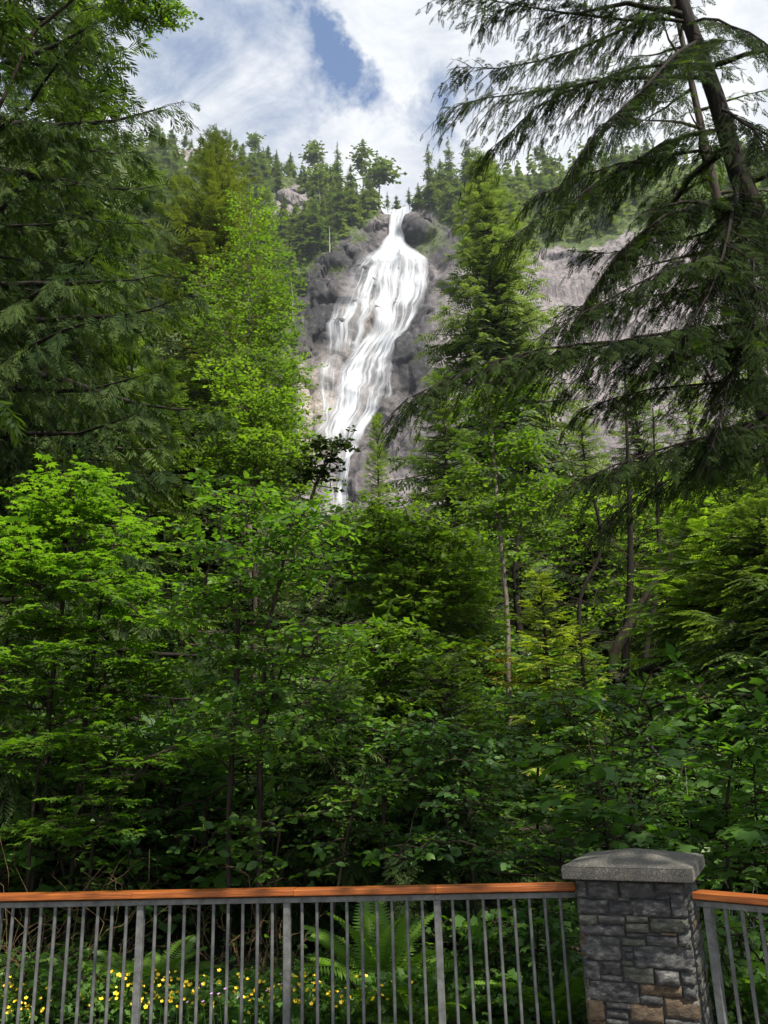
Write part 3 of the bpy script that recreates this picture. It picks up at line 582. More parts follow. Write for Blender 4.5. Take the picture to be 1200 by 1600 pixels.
# ------------------------------------------------------------------ broad-leaved trees and shrubs
def broad(rs, stems, clouds, nsp, leaf, lsize, per=10, spl=0.45, flat=0.75, r0=0.03, sag=0.12, nleaf_jit=0.3, stem_r=None, petiole=True, spread=0.5, inner=0.25, lod=1):
    """stems: list of polylines (root up); clouds: (centre, radii, weight) ellipsoids holding leafy twigs; nsp twigs in all"""
    r = np.random.default_rng(rs)
    w = np.array([c[2] if len(c) > 2 else c[1][0] * c[1][1] * c[1][2] for c in clouds], float); w /= w.sum()
    pts = []
    for c, k in zip(clouds, r.multinomial(nsp, w)):
        v = nrm(r.normal(size=(k, 3))) * (inner + (1 - inner) * r.random((k, 1)) ** 0.45); pts.append(np.array(c[0]) + v * np.array(c[1]))
    pts = np.concatenate(pts)
    g = terr(pts[:, 0], pts[:, 1]) + 0.1; pts[:, 2] = np.maximum(pts[:, 2], g + r.random(len(pts)) * .3)
    nodes, par, rad_ = [], [], []
    for st in stems:
        st = np.array(st, float); d = np.r_[0, np.cumsum(np.linalg.norm(np.diff(st, axis=0), axis=1))]; K = max(4, int(d[-1] / 0.35)); q = np.linspace(0, d[-1], K)
        P = np.stack([np.interp(q, d, st[:, k]) for k in range(3)], -1); P[1:-1] += np.cumsum(r.normal(0, .012, (K - 2, 3)), 0)
        b = len(nodes)
        for i in range(K): nodes.append(P[i]); par.append(-1 if i == 0 else b + i - 1)
    ns = len(nodes); nd = np.zeros((ns + nsp, 3)); nd[:ns] = nodes
    d0 = np.min(np.linalg.norm(pts[:, None] - nd[None, :ns], axis=2), axis=1); order = np.argsort(d0)
    pts = pts[order]; cnt = ns; par = par + [0] * nsp
    for p in pts:
        dv = p - nd[:cnt]; d = np.linalg.norm(dv, axis=1); cost = d + 0.5 * np.maximum(0, -dv[:, 2]) ; cost[:ns] *= 1.12
        j = int(np.argmin(cost)); par[cnt] = j; nd[cnt] = p; cnt += 1
    load = np.ones(cnt)
    for i in range(cnt - 1, ns - 1, -1): load[par[i]] += load[i]
    for i in range(ns - 1, -1, -1):
        if par[i] >= 0: load[par[i]] += load[i]
    mxl = load.max(); rr = r0 * np.sqrt(load / mxl) + 0.0025
    e = np.array([i for i in range(cnt) if par[i] >= 0]); pa = np.array(par)[e]
    s = np.linspace(0, 1, 4); A, B = nd[pa], nd[e]; seg = A[:, None] + (B - A)[:, None] * s[None, :, None]; ln = np.linalg.norm(B - A, axis=1)
    isb = e >= ns; bow = np.sin(s * np.pi)[None, :, None] * (r.normal(0, .05, (len(e), 1, 3)) * ln[:, None, None]); bow[~isb] = 0
    seg[..., 2] += (np.sin(s * np.pi)[None] * ln[:, None] * 0.10) * isb[:, None]
    seg = seg + bow; ra = np.minimum(rr[pa], rr[e] * 1.3)[:, None] * (1 - s) + rr[e][:, None] * s
    wood = [tubes(seg[:, ::lod], ra[:, ::lod], 5 if lod == 1 else 3)]
    # leafy twigs at every node of the crown
    T = nd[ns:cnt]; pa_ = nd[np.array(par)[ns:cnt]]; D = T - pa_; D[:, 2] *= 0.3; D = nrm(D + r.normal(0, .25, D.shape) * np.array([1, 1, .3])); D[:, 2] = D[:, 2] * .5 + 0.05; D = nrm(D)
    n = len(T); ll = spl * r.uniform(.6, 1.3, n); s4 = np.linspace(0, 1, 4); TP = T[:, None] + D[:, None] * (ll[:, None] * s4)[..., None]; TP[..., 2] -= sag * ll[:, None] * s4 ** 2
    wood.append(tubes(TP[:, ::lod], np.repeat((0.0035 * (1 - s4) + 0.0015)[None], n, 0)[:, ::lod], 3))
    idx = np.repeat(np.arange(n), per); k = np.tile(np.arange(per), n); t = (k + 0.7) / per * 1.0
    base = T[idx] + D[idx] * (ll[idx] * t)[:, None]; base[:, 2] -= sag * ll[idx] * t ** 2
    S = nrm(np.cross(D[idx], [0, 0, 1.0])); a = r.uniform(.5, 1.35, len(k)) * np.where(k % 2 == 0, 1, -1); a[k == per - 1] *= .2
    X = nrm(D[idx] * np.cos(a)[:, None] + S * np.sin(a)[:, None] + np.array([0, 0, 1.0]) * r.normal(-0.12, .22, len(k))[:, None])
    Z = nrm(np.array([0, 0, 1.0]) * flat + r.normal(0, 1 - flat, (len(k), 3)) + np.array([0, 0, .2]))
    base = base + X * (lsize * 0.25) * (r.random(len(k)) * spread * 2)[:, None]
    S_ = lsize * r.uniform(.45, 1.3, len(k)) * r.uniform(.8, 1.15, n)[idx]
    tint = r.normal(.22, .1, n)[idx] + r.normal(0, .07, len(k))
    return joinVF(wood), (base, X, Z, S_, tint)
LEAFMESH = {}
def broad_obj(name, rs, stems, clouds, nsp, leaf, lsize, fm, bm, label, cat, group=None, nparts=0, origin=None, **kw):
    (wv, wf), (P, X, Z, S, ti) = broad(rs, stems, clouds, nsp, leaf, lsize, **kw)
    o = np.array(origin if origin is not None else stems[0][0], float); e = empty(name, o); tag(e, label, cat, group)
    obj('branches' if len(stems) > 1 else 'trunk', mesh_np('branches', wv - o, wf, bm, smooth=True), e)
    sel = np.zeros(len(P), bool)
    if nparts:
        px, py = proj(P); dist = np.linalg.norm(P - CAM, axis=1); vis = (px > 2) & (px < 1198) & (py > 2) & (py < 1598)
        sc = np.where(vis, S * (0.25 + np.abs(np.sum(nrm(P - CAM) * nrm(Z), 1))) / dist ** 2, 0); sel[np.argsort(-sc)[:nparts]] = True
        key = (leaf, fm.name)
        if key not in LEAFMESH:
            LEAFMESH[key] = [mesh_np('leaf', LEAF[leaf][0] * np.array([1, q, 1]), LEAF[leaf][1], fm, tint=np.full(len(LEAF[leaf][0]), .08 + .1 * q)) for q in (.85, 1.0, 1.15)]
        Xn = nrm(X); Yn = nrm(np.cross(Z, Xn)); Zn = np.cross(Xn, Yn)
        for i in np.nonzero(sel)[0]:
            lo = bpy.data.objects.new('leaf', LEAFMESH[key][i % 3]); C.objects.link(lo); lo.parent = e
            s = float(S[i]); p = P[i] - o
            lo.matrix_basis = Matrix(((Xn[i, 0] * s, Yn[i, 0] * s, Zn[i, 0] * s, p[0]), (Xn[i, 1] * s, Yn[i, 1] * s, Zn[i, 1] * s, p[1]), (Xn[i, 2] * s, Yn[i, 2] * s, Zn[i, 2] * s, p[2]), (0, 0, 0, 1)))
    k = ~sel; tv, tfc = LEAF[leaf]
    v, f, t = place(tv, tfc, P[k], X[k], Z[k], S[k], ti[k] + .12, tv[:, 0] * 0.05)
    fo = obj('foliage', mesh_np('foliage', v - o, f, fm, tint=t), e)
    fo['kind'] = 'stuff'
    return e
def gz(x, y): return float(terr(np.array([x]), np.array([y]))[0])
def G(px, Y, py=1150):
    """ground point under picture column px at depth Y"""
    p = at(px, py, Y); return np.array([p[0], Y, gz(p[0], Y)])
def cloud(px, py, Y, rx, ry, rd=None, w=None):
    """crown clump centred on a picture point at depth Y, radii in picture units turned to metres"""
    p = at(px, py, Y); k = np.linalg.norm(p - CAM) / FPX
    q = (p, (rx * k, rd if rd is not None else rx * k * 0.8, ry * k))
    return q + ((w,) if w else ())
# ------------------------------------------------------------------ far forest on the slopes
def far_tree(seed, kind='fir'):
    r = np.random.default_rng(seed); P, X, Z, S = [], [], [], []
    if kind in ('fir', 'thin', 'pine'):
        z0 = {'fir': 0.12, 'thin': 0.3, 'pine': 0.42}[kind]; n = {'fir': 170, 'thin': 90, 'pine': 85}[kind]; w = {'fir': .235, 'thin': .15, 'pine': .2}[kind]
        r_exp = (.5, .75, .95, .6)[seed % 4]
        for i in range(n):
            u = (i + r.random()) / n; z = z0 + (0.985 - z0) * u; az = r.uniform(0, 2 * np.pi)
            if kind == 'pine': ww = w * (0.35 + 0.9 * math.sin(math.pi * min(1, u * .95 + .1))) * r.uniform(.3, 1.3) * (1 if math.sin(u * 19 + seed) > -0.35 else .3)
            else: ww = w * (1 - u) ** r_exp * r.uniform(.4, 1.35) * (.75 + .35 * math.sin(u * 23 + seed * 2)) + 0.012
            h = np.array([math.cos(az), math.sin(az), 0]); P.append(h * ww * .05 + [0, 0, z]); X.append(h + np.array([0, 0, r.uniform(-.45, .1) if kind != 'pine' else r.uniform(-.1, .4)])); Z.append([0, 0, 1]); S.append(ww * 1.05)
    else:
        for i in range(260):
            v = nrm(r.normal(size=3)) * r.random() ** .3; v = v * [.24, .24, .36] * r.uniform(.75, 1.1) + [0, 0, .58]; P.append(v); X.append(nrm(r.normal(size=3))); Z.append(nrm(r.normal(size=3) + [0, 0, 1])); S.append(r.uniform(.05, .1))
    fv, ff, ft = place(*SP_LOW[seed % 2], np.array(P), np.array(X), np.array(Z), np.array(S), r.normal(.2, .12, len(P)))
    t = np.linspace(0, 1, 5); tp = np.stack([t * 0 + np.cumsum(r.normal(0, .003, 5)), t * 0, t * (.97 if kind != 'round' else .7)], 1)[None]
    wv, wf = tubes(tp, (0.011 * (1 - t) + .001)[None], 4)
    return np.concatenate([wv, fv]), np.concatenate([wf, ff + len(wv)]), np.r_[np.zeros(len(wv)), ft], np.r_[np.zeros(len(wf)), np.ones(len(ff))]
FAR = {}
for kind, seeds in (('fir', (1, 2, 3, 4)), ('thin', (5, 6)), ('pine', (7, 8, 9)), ('round', (10, 11))):
    FAR[kind] = []
    for s in seeds:
        v, f, t, mi = far_tree(s, kind); FAR[kind].append(mesh_np('far_' + kind, v, f, [M['bark_pale'], M['far_bright'] if kind == 'round' else M['far']], tint=t, mi=mi))
def far_obj(name, kind, px, py, h, label, cat='tree', group=None, rs=None, k=0, sx=1.0, lean=0.0):
    x, z = base_at(px, py); y = cliffY(x, z)
    o = obj(name, FAR[kind][k % len(FAR[kind])], None, (x[0], y[0] + 0.5, z[0] - 0.6)); o.scale = (h * sx, h * sx, h); o.rotation_euler = (lean, 0, (k * 1.7) % 6.28)
    return tag(o, label, cat, group)
FR = np.random.default_rng(5)
taken = []
def scatter(poly, n, dmin, skip=BARE, tries=60):
    xs_ = [p[0] for p in poly]; ys_ = [p[1] for p in poly]; out_ = []; grid = {}
    for _ in range(n * tries):
        if len(out_) >= n: break
        a, b_ = FR.uniform(min(xs_), max(xs_)), FR.uniform(min(ys_), max(ys_))
        if not inpoly(np.array([a]), np.array([b_]), poly)[0]: continue
        if any(inpoly(np.array([a]), np.array([b_]), s)[0] for s in skip): continue
        gk = (int(a // dmin), int(b_ // dmin)); ok = True
        for i in (-1, 0, 1):
            for j in (-1, 0, 1):
                for q in grid.get((gk[0] + i, gk[1] + j), []):
                    if abs(q[0] - a) < dmin * .8 and abs(q[1] - b_) < dmin: ok = False
        if ok: out_.append((a, b_)); grid.setdefault(gk, []).append((a, b_))
    return out_
FL = [(222, 232), (330, 246), (450, 268), (520, 296), (575, 318), (598, 330), (575, 345), (545, 372), (500, 394), (480, 425), (462, 480), (450, 520), (200, 520)]
FRr = [(660, 322), (690, 304), (760, 280), (900, 266), (1200, 254), (1200, 370), (1080, 368), (985, 358), (960, 368), (915, 390), (850, 384), (800, 398), (740, 420), (722, 380), (690, 345)]
npt = 0
for poly, n, gname, lab in ((FL, 195, 'conifers massed on the slope left of the falls', 'conifer of the dense green forest covering the mountain slope left of the waterfall'),
                            (FRr, 100, 'trees massed on the slope right of the falls', 'tree of the sunlit green forest on the slope above the bare rock wall')):
    for i, (a, b_) in enumerate(scatter(poly, n, 12)):
        hz = FR.uniform(13, 25) if (b_ < 290 and a < 480) or (a > 780) else FR.uniform(18, 34)
        kind = ('fir', 'thin', 'fir', 'pine', 'round' if gname.startswith('trees') else 'fir', 'round', 'fir')[i % 7] if a < 480 or a > 700 else ('fir', 'thin', 'fir', 'pine')[i % 4]; hz *= FR.uniform(.7, 1.2)
        if kind == 'round': hz *= 0.6
        where = (('on the far left ridge behind the olive cedar' if a < 330 else 'on the ridge left of the grey outcrop' if a < 430 else 'around the grey outcrop left of the falls' if a < 500 else 'below the tall skyline clump left of the falls') if b_ < 330 else ('on the slope behind the tall alder' if a < 440 else 'on the slope just left of the dark upper cliff')) if a < 640 else \
                ('between the lip of the falls and the big cedar' if a < 740 else 'on the slope right of the big cedar' if a < 900 else 'on the far right slope behind the hemlock boughs')
        look = {'fir': 'dense pointed', 'thin': 'narrow sparse', 'pine': 'ragged-topped', 'round': 'rounded broadleaf'}[kind]; lab = ('tall ' if hz > 21 else 'small ' if hz < 14 else '') + look + ' tree ' + where; gname_ = look + ' trees ' + where
        far_obj('forest_tree' if kind == 'round' else 'conifer', kind, a, b_, hz, lab, 'tree', lab, k=i, sx=FR.uniform(.8, 1.5), lean=FR.normal(0, .04)); npt += 1
# the rest of the forest, one mass
Vs, Fs, Ts, Ms, of = [], [], [], [], 0
allp = [(p, 'L') for p in scatter([(-250, 140), (1, 165), (222, 236), (330, 250), (450, 272), (520, 300), (575, 325), (560, 360), (500, 394), (462, 480), (455, 900), (-250, 900)], 620, 14)] + [(p, 'R') for p in scatter([(690, 310), (1200, 256), (1500, 170), (1500, 430), (1200, 372), (900, 390), (740, 420)], 170, 13)] + [(p, 'L') for p in scatter(FL, 330, 9)] + [(p, 'R') for p in scatter(FRr, 260, 9)]
tmpl = []
for s in range(3):
    r_ = np.random.default_rng(s); n = 26; u = (np.arange(n) + r_.random(n)) / n; ww = .2 * (1 - u) ** .8 * r_.uniform(.6, 1.2, n) + .02; az = r_.uniform(0, 6.28, n)
    h = np.stack([np.cos(az), np.sin(az), u * 0], 1); z = np.array([0, 0, 1.]); p0 = np.stack([u * 0, u * 0, .08 + .9 * u], 1)
    kv, kf = np.array(kite((0, 0, 0), (1, 0, -.25), .56)), np.array([[0, 1, 2, 3]])
    tmpl.append(place(kv, kf, p0, h, np.repeat(z[None], n, 0), ww, r_.normal(.2, .12, n)))
for i, ((a, b_), sd_) in enumerate(allp):
    x, z = base_at(a, b_); y = cliffY(x, z); hh = FR.uniform(11, 25); v, f, t = tmpl[i % 3]
    th = FR.uniform(0, 6.28); Rm = np.array([[math.cos(th), -math.sin(th), 0], [math.sin(th), math.cos(th), 0], [0, 0, 1]])
    Vs.append((v @ Rm.T) * hh + [x[0], y[0] + 1.5, z[0] - 1]); Fs.append(f + of); Ts.append(t + FR.normal(0, .12)); of += len(v)
tag(obj('distant_forest', mesh_np('distant_forest', np.concatenate(Vs), np.concatenate(Fs), M['far'], tint=np.concatenate(Ts))), 'continuous distant forest filling the mountain slopes between the nearer trees', 'forest', kind='stuff')
# low brush on the cliff ledges
Vs, Fs, Ts, of = [], [], [], 0
pts = []
for a in [(680, 372, 16, 24), (600, 395, 10, 4), (525, 420, 12, 6), (664, 392, 18, 14), (712, 440, 12, 18), (558, 372, 12, 6), (490, 420, 12, 10), (690, 345, 20, 12), (585, 335, 20, 10), (500, 400, 20, 12), (700, 480, 20, 12), (905, 375, 40, 12), (980, 362, 40, 8), (730, 500, 16, 10)]:
    for _ in range(13): pts.append((a[0] + FR.normal(0, a[2] * .6), a[1] + FR.normal(0, a[3] * .6)))
x, z = base_at([p[0] for p in pts], [p[1] for p in pts]); y = cliffY(x, z)
n = len(pts) * 14; idx = np.repeat(np.arange(len(pts)), 14); P = np.stack([x, y - .3, z], 1)[idx] + FR.normal(0, .9, (n, 3)) * [1, .6, 1]
v, f, t = place(*SP_LOW[0], P, nrm(FR.normal(size=(n, 3))), nrm(FR.normal(size=(n, 3)) + [0, 0, 1]), FR.uniform(.5, 1.2, n), FR.normal(.3, .1, n))
tag(obj('ledge_shrubbery', mesh_np('ledge_shrubbery', v, f, M['far_bright'], tint=t)), 'low green brush rooted on the cliff ledges around the waterfall', 'shrubbery', kind='stuff')
# skyline trees that stand out singly
for a in [('pine', 'pine', 568, 306, 39, 'tall pine with bare lower trunk and ragged crown, on the skyline left of the falls', 0, .8, 0),
          ('pine', 'pine', 592, 322, 30, 'dark spreading round-crowned pine just left of the notch where the falls begin', 1, 1.3, .05),
          ('conifer', 'fir', 528, 300, 36, 'tallest dense fir on the left skyline, next to the ragged pine', 1, .8, 0),
          ('conifer', 'thin', 503, 300, 30, 'sparse fir with open crown left of the tallest skyline fir', 0, 1.3, 0),
          ('conifer', 'fir', 549, 312, 24, 'smaller fir squeezed between the tall skyline fir and the ragged pine', 2, .9, 0),
          ('conifer', 'fir', 476, 300, 18, 'short pointed fir at the left end of the tall skyline clump', 3, 1, 0),
          ('conifer', 'fir', 674, 330, 42, 'dark pointed fir right of the notch with its bare trunk showing', 0, .75, 0),
          ('conifer', 'thin', 706, 312, 44, 'tall thin-topped fir on the skyline right of the dark pointed fir', 1, 1.2, 0),
          ('conifer', 'fir', 692, 318, 30, 'mid-height fir between the two tall skyline firs right of the falls', 2, 1, 0),
          ('conifer', 'fir', 736, 300, 34, 'broad dark fir at the right of the skyline clump behind the big green cedar', 3, 1, 0),
          ('conifer', 'fir', 655, 328, 18, 'low fir directly above the dark boulder at the lip of the falls', 1, 1.2, 0),
          ('conifer', 'thin', 640, 330, 14, 'small thin conifer standing in the skyline notch over the falls', 0, 1.3, 0),
          ('conifer', 'fir', 620, 330, 11, 'tiny fir in the middle of the skyline notch', 0, 1.2, 0),
          ('conifer', 'thin', 606, 326, 13, 'tiny thin fir at the left side of the skyline notch', 1, 1.2, 0),
          ('conifer', 'fir', 295, 246, 17, 'lone pointed fir rising above the far left ridge', 1, .9, 0)]:
    far_obj(a[0], a[1], a[2], a[3], a[4] * 1.22, a[5], k=a[6], sx=a[7], lean=a[8])
def dead_trunk(px, py, h, rad, label, Y=None, rs=0):
    r_ = np.random.default_rng(rs)
    if Y is None: x, z = base_at(px, py); b0 = np.array([x[0], cliffY(x, z)[0] - 1.5, z[0] - 1])
    else: b0 = at(px, py, Y)
    t = np.linspace(0, 1, 8); P = np.stack([np.cumsum(r_.normal(0, .008 * h, 8)), np.cumsum(r_.normal(0, .008 * h, 8)), t * h], 1)
    parts = [tubes(P[None], (rad * (1 - .8 * t))[None], 7)]
    for k in range(7):
        i = r_.integers(2, 7); d = nrm(np.array([r_.normal(), r_.normal(), .3])); l = h * r_.uniform(.03, .09); q = np.array([P[i] + d * l * s for s in (0, .5, 1)])
        parts.append(tubes(q[None], np.array([[.15, .1, .03]]) * rad, 4))
    v, f = joinVF(parts); o = obj('dead_tree', mesh_np('dead_tree', v, f, M['snag'], smooth=True), None, b0); return tag(o, label, 'dead tree')
dead_trunk(516, 402, 17, .42, 'bare pale dead trunk standing at the forest edge left of the upper falls', rs=1)
dead_trunk(524, 352, 14, .36, 'thin bare dead trunk in the forest above the dark ledge', rs=2)
dead_trunk(457, 500, 24, .38, 'slender pale dead trunk left of the dark rock beside the falls', rs=3)
dead_trunk(500, 398, 12, .3, 'short grey dead trunk beside the taller pale one left of the upper falls', rs=6)
dead_trunk(322, 382, 15, .95, 'thick silvery broken snag standing on a rock knob below the olive cedar', rs=4)
dead_trunk(672, 322, 16, .5, 'bare grey trunk below the dark pointed fir right of the notch', rs=5)

# ------------------------------------------------------------------ middle-distance trees
def hgt(px, py, Y): return at(px, py, Y)
def vtree(px_top, py_top, Y, lean=(0, 0)):
    top = at(px_top, py_top, Y); b0 = np.array([top[0] + lean[0], Y + lean[1], gz(top[0], Y) - .1]); return [b0, b0 * .5 + top * .5 + np.array([lean[0] * .1, 0, 0]), top]
def conif(name, pts, fm, bm, label, cat, rs, r0, rad, dens, sprays, ss, zs=(0.15, 0.995), group=None, **kw):
    tf = trunk_fn(pts); H = np.linalg.norm(np.array(pts[-1]) - np.array(pts[0]))
    return tree_obj(name, conifer(rs, tf, H, r0, zs, rad, dens, sprays, ss, **kw), fm, bm, label, cat, group, origin=pts[0])
P = vtree(752, 240, 50)
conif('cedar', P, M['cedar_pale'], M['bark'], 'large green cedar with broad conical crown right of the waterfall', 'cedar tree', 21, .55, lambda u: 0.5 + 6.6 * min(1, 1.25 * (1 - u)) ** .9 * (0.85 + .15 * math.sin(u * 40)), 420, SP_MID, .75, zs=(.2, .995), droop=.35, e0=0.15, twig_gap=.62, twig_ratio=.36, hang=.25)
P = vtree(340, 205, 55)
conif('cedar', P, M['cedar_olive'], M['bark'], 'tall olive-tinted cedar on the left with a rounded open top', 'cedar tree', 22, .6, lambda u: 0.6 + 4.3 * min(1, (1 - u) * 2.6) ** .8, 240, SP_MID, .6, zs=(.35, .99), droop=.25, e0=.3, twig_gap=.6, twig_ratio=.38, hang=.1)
P = vtree(588, 645, 38)
conif('slim_conifer', P, M['pale_conifer'], M['bark'], 'slim pale green conifer standing in front of the foot of the falls', 'conifer', 23, .14, lambda u: .12 + 1.35 * (1 - u) ** .8, 190, SP_MID, .32, zs=(.2, .99), droop=.25, e0=.35, twig_gap=.3, twig_ratio=.4)
P = vtree(689, 575, 27)
conif('hemlock', P, M['cedar_mid'], M['bark'], 'young dark hemlock with thin straight trunk between the falls and the big cedar', 'hemlock tree', 24, .12, lambda u: .15 + 1.9 * (1 - u) ** .75, 150, SP_MID, .3, zs=(.38, .99), droop=.2, e0=.05, twig_gap=.28, twig_ratio=.4)
P = vtree(985, 585, 42)
conif('cedar', P, M['cedar_mid'], M['bark'], 'cedar seen through the dark boughs in front of the pink rock wall', 'cedar tree', 25, .35, lambda u: .3 + 4.2 * (1 - u) ** .8, 260, SP_MID, .45, zs=(.2, .99), droop=.3, twig_gap=.5, hang=.2)
P = vtree(905, 640, 36)
conif('hemlock', P, M['pale_conifer'], M['bark'], 'pale feathery hemlock below the end of the rock wall', 'hemlock tree', 26, .2, lambda u: .3 + 2.6 * (1 - u) ** .8, 180, SP_MID, .4, zs=(.2, .99), droop=.3, twig_gap=.42, hang=.1)
for tx, ty, tY, tl in ((1062, 548, 50, 'light feathery cedar standing against the middle of the pink rock wall'), (1150, 560, 46, 'light feathery cedar standing against the right end of the pink rock wall')):
    P = vtree(tx, ty, tY)
    conif('cedar', P, M['pale_conifer'], M['bark'], tl, 'cedar tree', int(tx), .3, lambda u: .3 + 3.6 * (1 - u) ** .8, 110, SP_MID, .6, zs=(.3, .99), droop=.3, twig_gap=.6, hang=.15)
P = vtree(1140, 690, 30)
conif('conifer', P, M['pale_conifer'], M['bark'], 'light green conifer behind the leaning mossy trunk', 'conifer', 27, .2, lambda u: .3 + 2.8 * (1 - u) ** .8, 180, SP_MID, .4, zs=(.15, .99), droop=.3, twig_gap=.42)
P = vtree(843, 893, 17)
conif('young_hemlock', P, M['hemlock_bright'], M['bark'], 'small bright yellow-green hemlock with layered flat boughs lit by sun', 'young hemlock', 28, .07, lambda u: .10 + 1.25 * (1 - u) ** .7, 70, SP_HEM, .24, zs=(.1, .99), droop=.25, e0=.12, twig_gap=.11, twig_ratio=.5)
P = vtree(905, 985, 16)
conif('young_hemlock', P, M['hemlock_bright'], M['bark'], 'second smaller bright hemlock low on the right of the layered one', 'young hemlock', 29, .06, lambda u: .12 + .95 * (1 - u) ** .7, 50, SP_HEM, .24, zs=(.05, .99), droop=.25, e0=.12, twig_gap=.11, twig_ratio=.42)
P = vtree(1098, 775, 17)
conif('hemlock', P, M['alder'], M['bark'], 'medium hemlock on the right with flat bright green layers', 'hemlock tree', 30, .1, lambda u: .2 + 1.9 * (1 - u) ** .6, 150, SP_HEM, .42, zs=(.25, .99), droop=.25, e0=.1, twig_gap=.2, twig_ratio=.4)
P = vtree(1190, 800, 13.5)
conif('hemlock', P, M['cedar_mid'], M['bark'], 'dark green hemlock at the right edge above the broad maple leaves', 'hemlock tree', 31, .13, lambda u: .3 + 2.1 * (1 - u) ** .6, 150, SP_HEM, .42, zs=(.25, .99), droop=.3, e0=.1, twig_gap=.2, twig_ratio=.4)
# shaded stems on the right
def stem_tree(name, px_list, Y, r0, r1, label, cat, rs, crown=None, fm='cedar', bm='bark_dark', ground=True, limb=8, limb_len=1.2):
    P = np.array([at(a, b_, Y if np.isscalar(Y) else Y[i]) for i, (a, b_) in enumerate(px_list)])
    if ground:
        g0 = P[0].copy(); g0[2] = gz(g0[0], g0[1]) - .15
        if g0[2] < P[0][2]: P = np.vstack([g0, P])
    r_ = np.random.default_rng(rs); d = np.r_[0, np.cumsum(np.linalg.norm(np.diff(P, axis=0), axis=1))]; n = max(12, int(d[-1] / .3)); q = np.linspace(0, d[-1], n)
    Q = np.stack([np.interp(q, d, P[:, k]) for k in range(3)], 1)
    for _ in range(2): Q[1:-1] = (Q[:-2] + 2 * Q[1:-1] + Q[2:]) / 4
    Q += np.cumsum(r_.normal(0, .006, Q.shape), 0)
    rr_ = np.linspace(r0, r1, n) * (1 + .08 * np.sin(np.arange(n) * 1.3)); rr_[0] *= 1.35; rr_[1] *= 1.15
    parts = [tubes(Q[None], rr_[None], 9)]
    e = empty(name, P[0]); tag(e, label, cat)
    obj('trunk', mesh_np('trunk', parts[0][0] - P[0], parts[0][1], M[bm], smooth=True), e)
    tw = []
    for k in range(limb):
        i = r_.integers(n // 3, n - 1); dd = nrm(np.array([r_.normal(), r_.normal() * .6, r_.uniform(-.3, .5)])); l = limb_len * r_.uniform(.4, 1.2)
        p_ = Q[i] + np.cumsum(np.vstack([[0, 0, 0], (dd * l / 5) + r_.normal(0, .05, (5, 3)) * l]), 0); tw.append(p_)
        for j in range(3):
            i2 = r_.integers(1, 5); d2 = nrm(dd + r_.normal(0, .6, 3)); tw.append(p_[i2] + d2 * (l * .5 * np.linspace(0, 1, 6))[:, None])
    if tw:
        v, f = tubes(np.array(tw), np.repeat(np.linspace(.016, .003, 6)[None], len(tw), 0), 4); obj('bare_branches', mesh_np('bare_branches', v - P[0], f, M['twig']), e)['kind'] = 'stuff'
    return e, Q
stem_tree('dark_conifer', [(978, 1040), (986, 900), (984, 780), (978, 640), (975, 560)], 23, .15, .02, 'straight dark trunk behind the crossing of the leaning mossy tree', 'conifer', 1, limb=14)
stem_tree('dark_conifer', [(1008, 1035), (1022, 960), (1034, 880), (1030, 780), (1024, 640)], 24, .12, .015, 'thinner dark trunk just right of the straight trunk, slightly bowed', 'conifer', 2, limb=14)
stem_tree('leaning_maple', [(950, 1030), (985, 975), (1022, 915), (1050, 870), (1080, 810), (1095, 760), (1118, 710), (1136, 680), (1132, 650), (1118, 600), (1100, 570)], 20, .15, .04, 'mossy crooked tree leaning right across the straight trunks', 'leaning tree', 3, bm='bark_moss', limb=16, limb_len=1.8)
stem_tree('crooked_sapling', [(900, 940), (918, 900), (934, 878), (940, 862), (936, 820), (925, 780)], 21, .07, .04, 'thin crooked sapling stem curving up left of the straight trunks', 'sapling', 4, limb=8)
stem_tree('dark_conifer', [(806, 900), (810, 850), (818, 800), (822, 700)], 26, .16, .03, 'thick dark trunk behind the slender pale-barked tree', 'conifer', 5, limb=10)
stem_tree('dark_conifer', [(1140, 1100), (1128, 1000), (1112, 900), (1105, 780)], 18, .10, .05, 'dark slim trunk inside the bright layered hemlock on the right', 'conifer', 6, limb=6)
stem_tree('fallen_log', [(955, 1062), (985, 1055), (1010, 1046), (1040, 1036), (1062, 1022)], [17, 17.2, 17.4, 17.6, 17.8], .10, .07, 'dark fallen log lying across the bank under the two trunks', 'fallen log', 7, bm='bark_moss', ground=False, limb=5, limb_len=.8)
stem_tree('bare_branch', [(930, 1085), (975, 1115), (1005, 1140), (1020, 1170), (1045, 1205), (1095, 1255)], [13, 12.5, 12.2, 12, 11.6, 11.2], .03, .012, 'long grey fallen branch slanting down through the shrubs left of the pillar top', 'branch', 8, bm='snag', ground=False, limb=4, limb_len=.8)
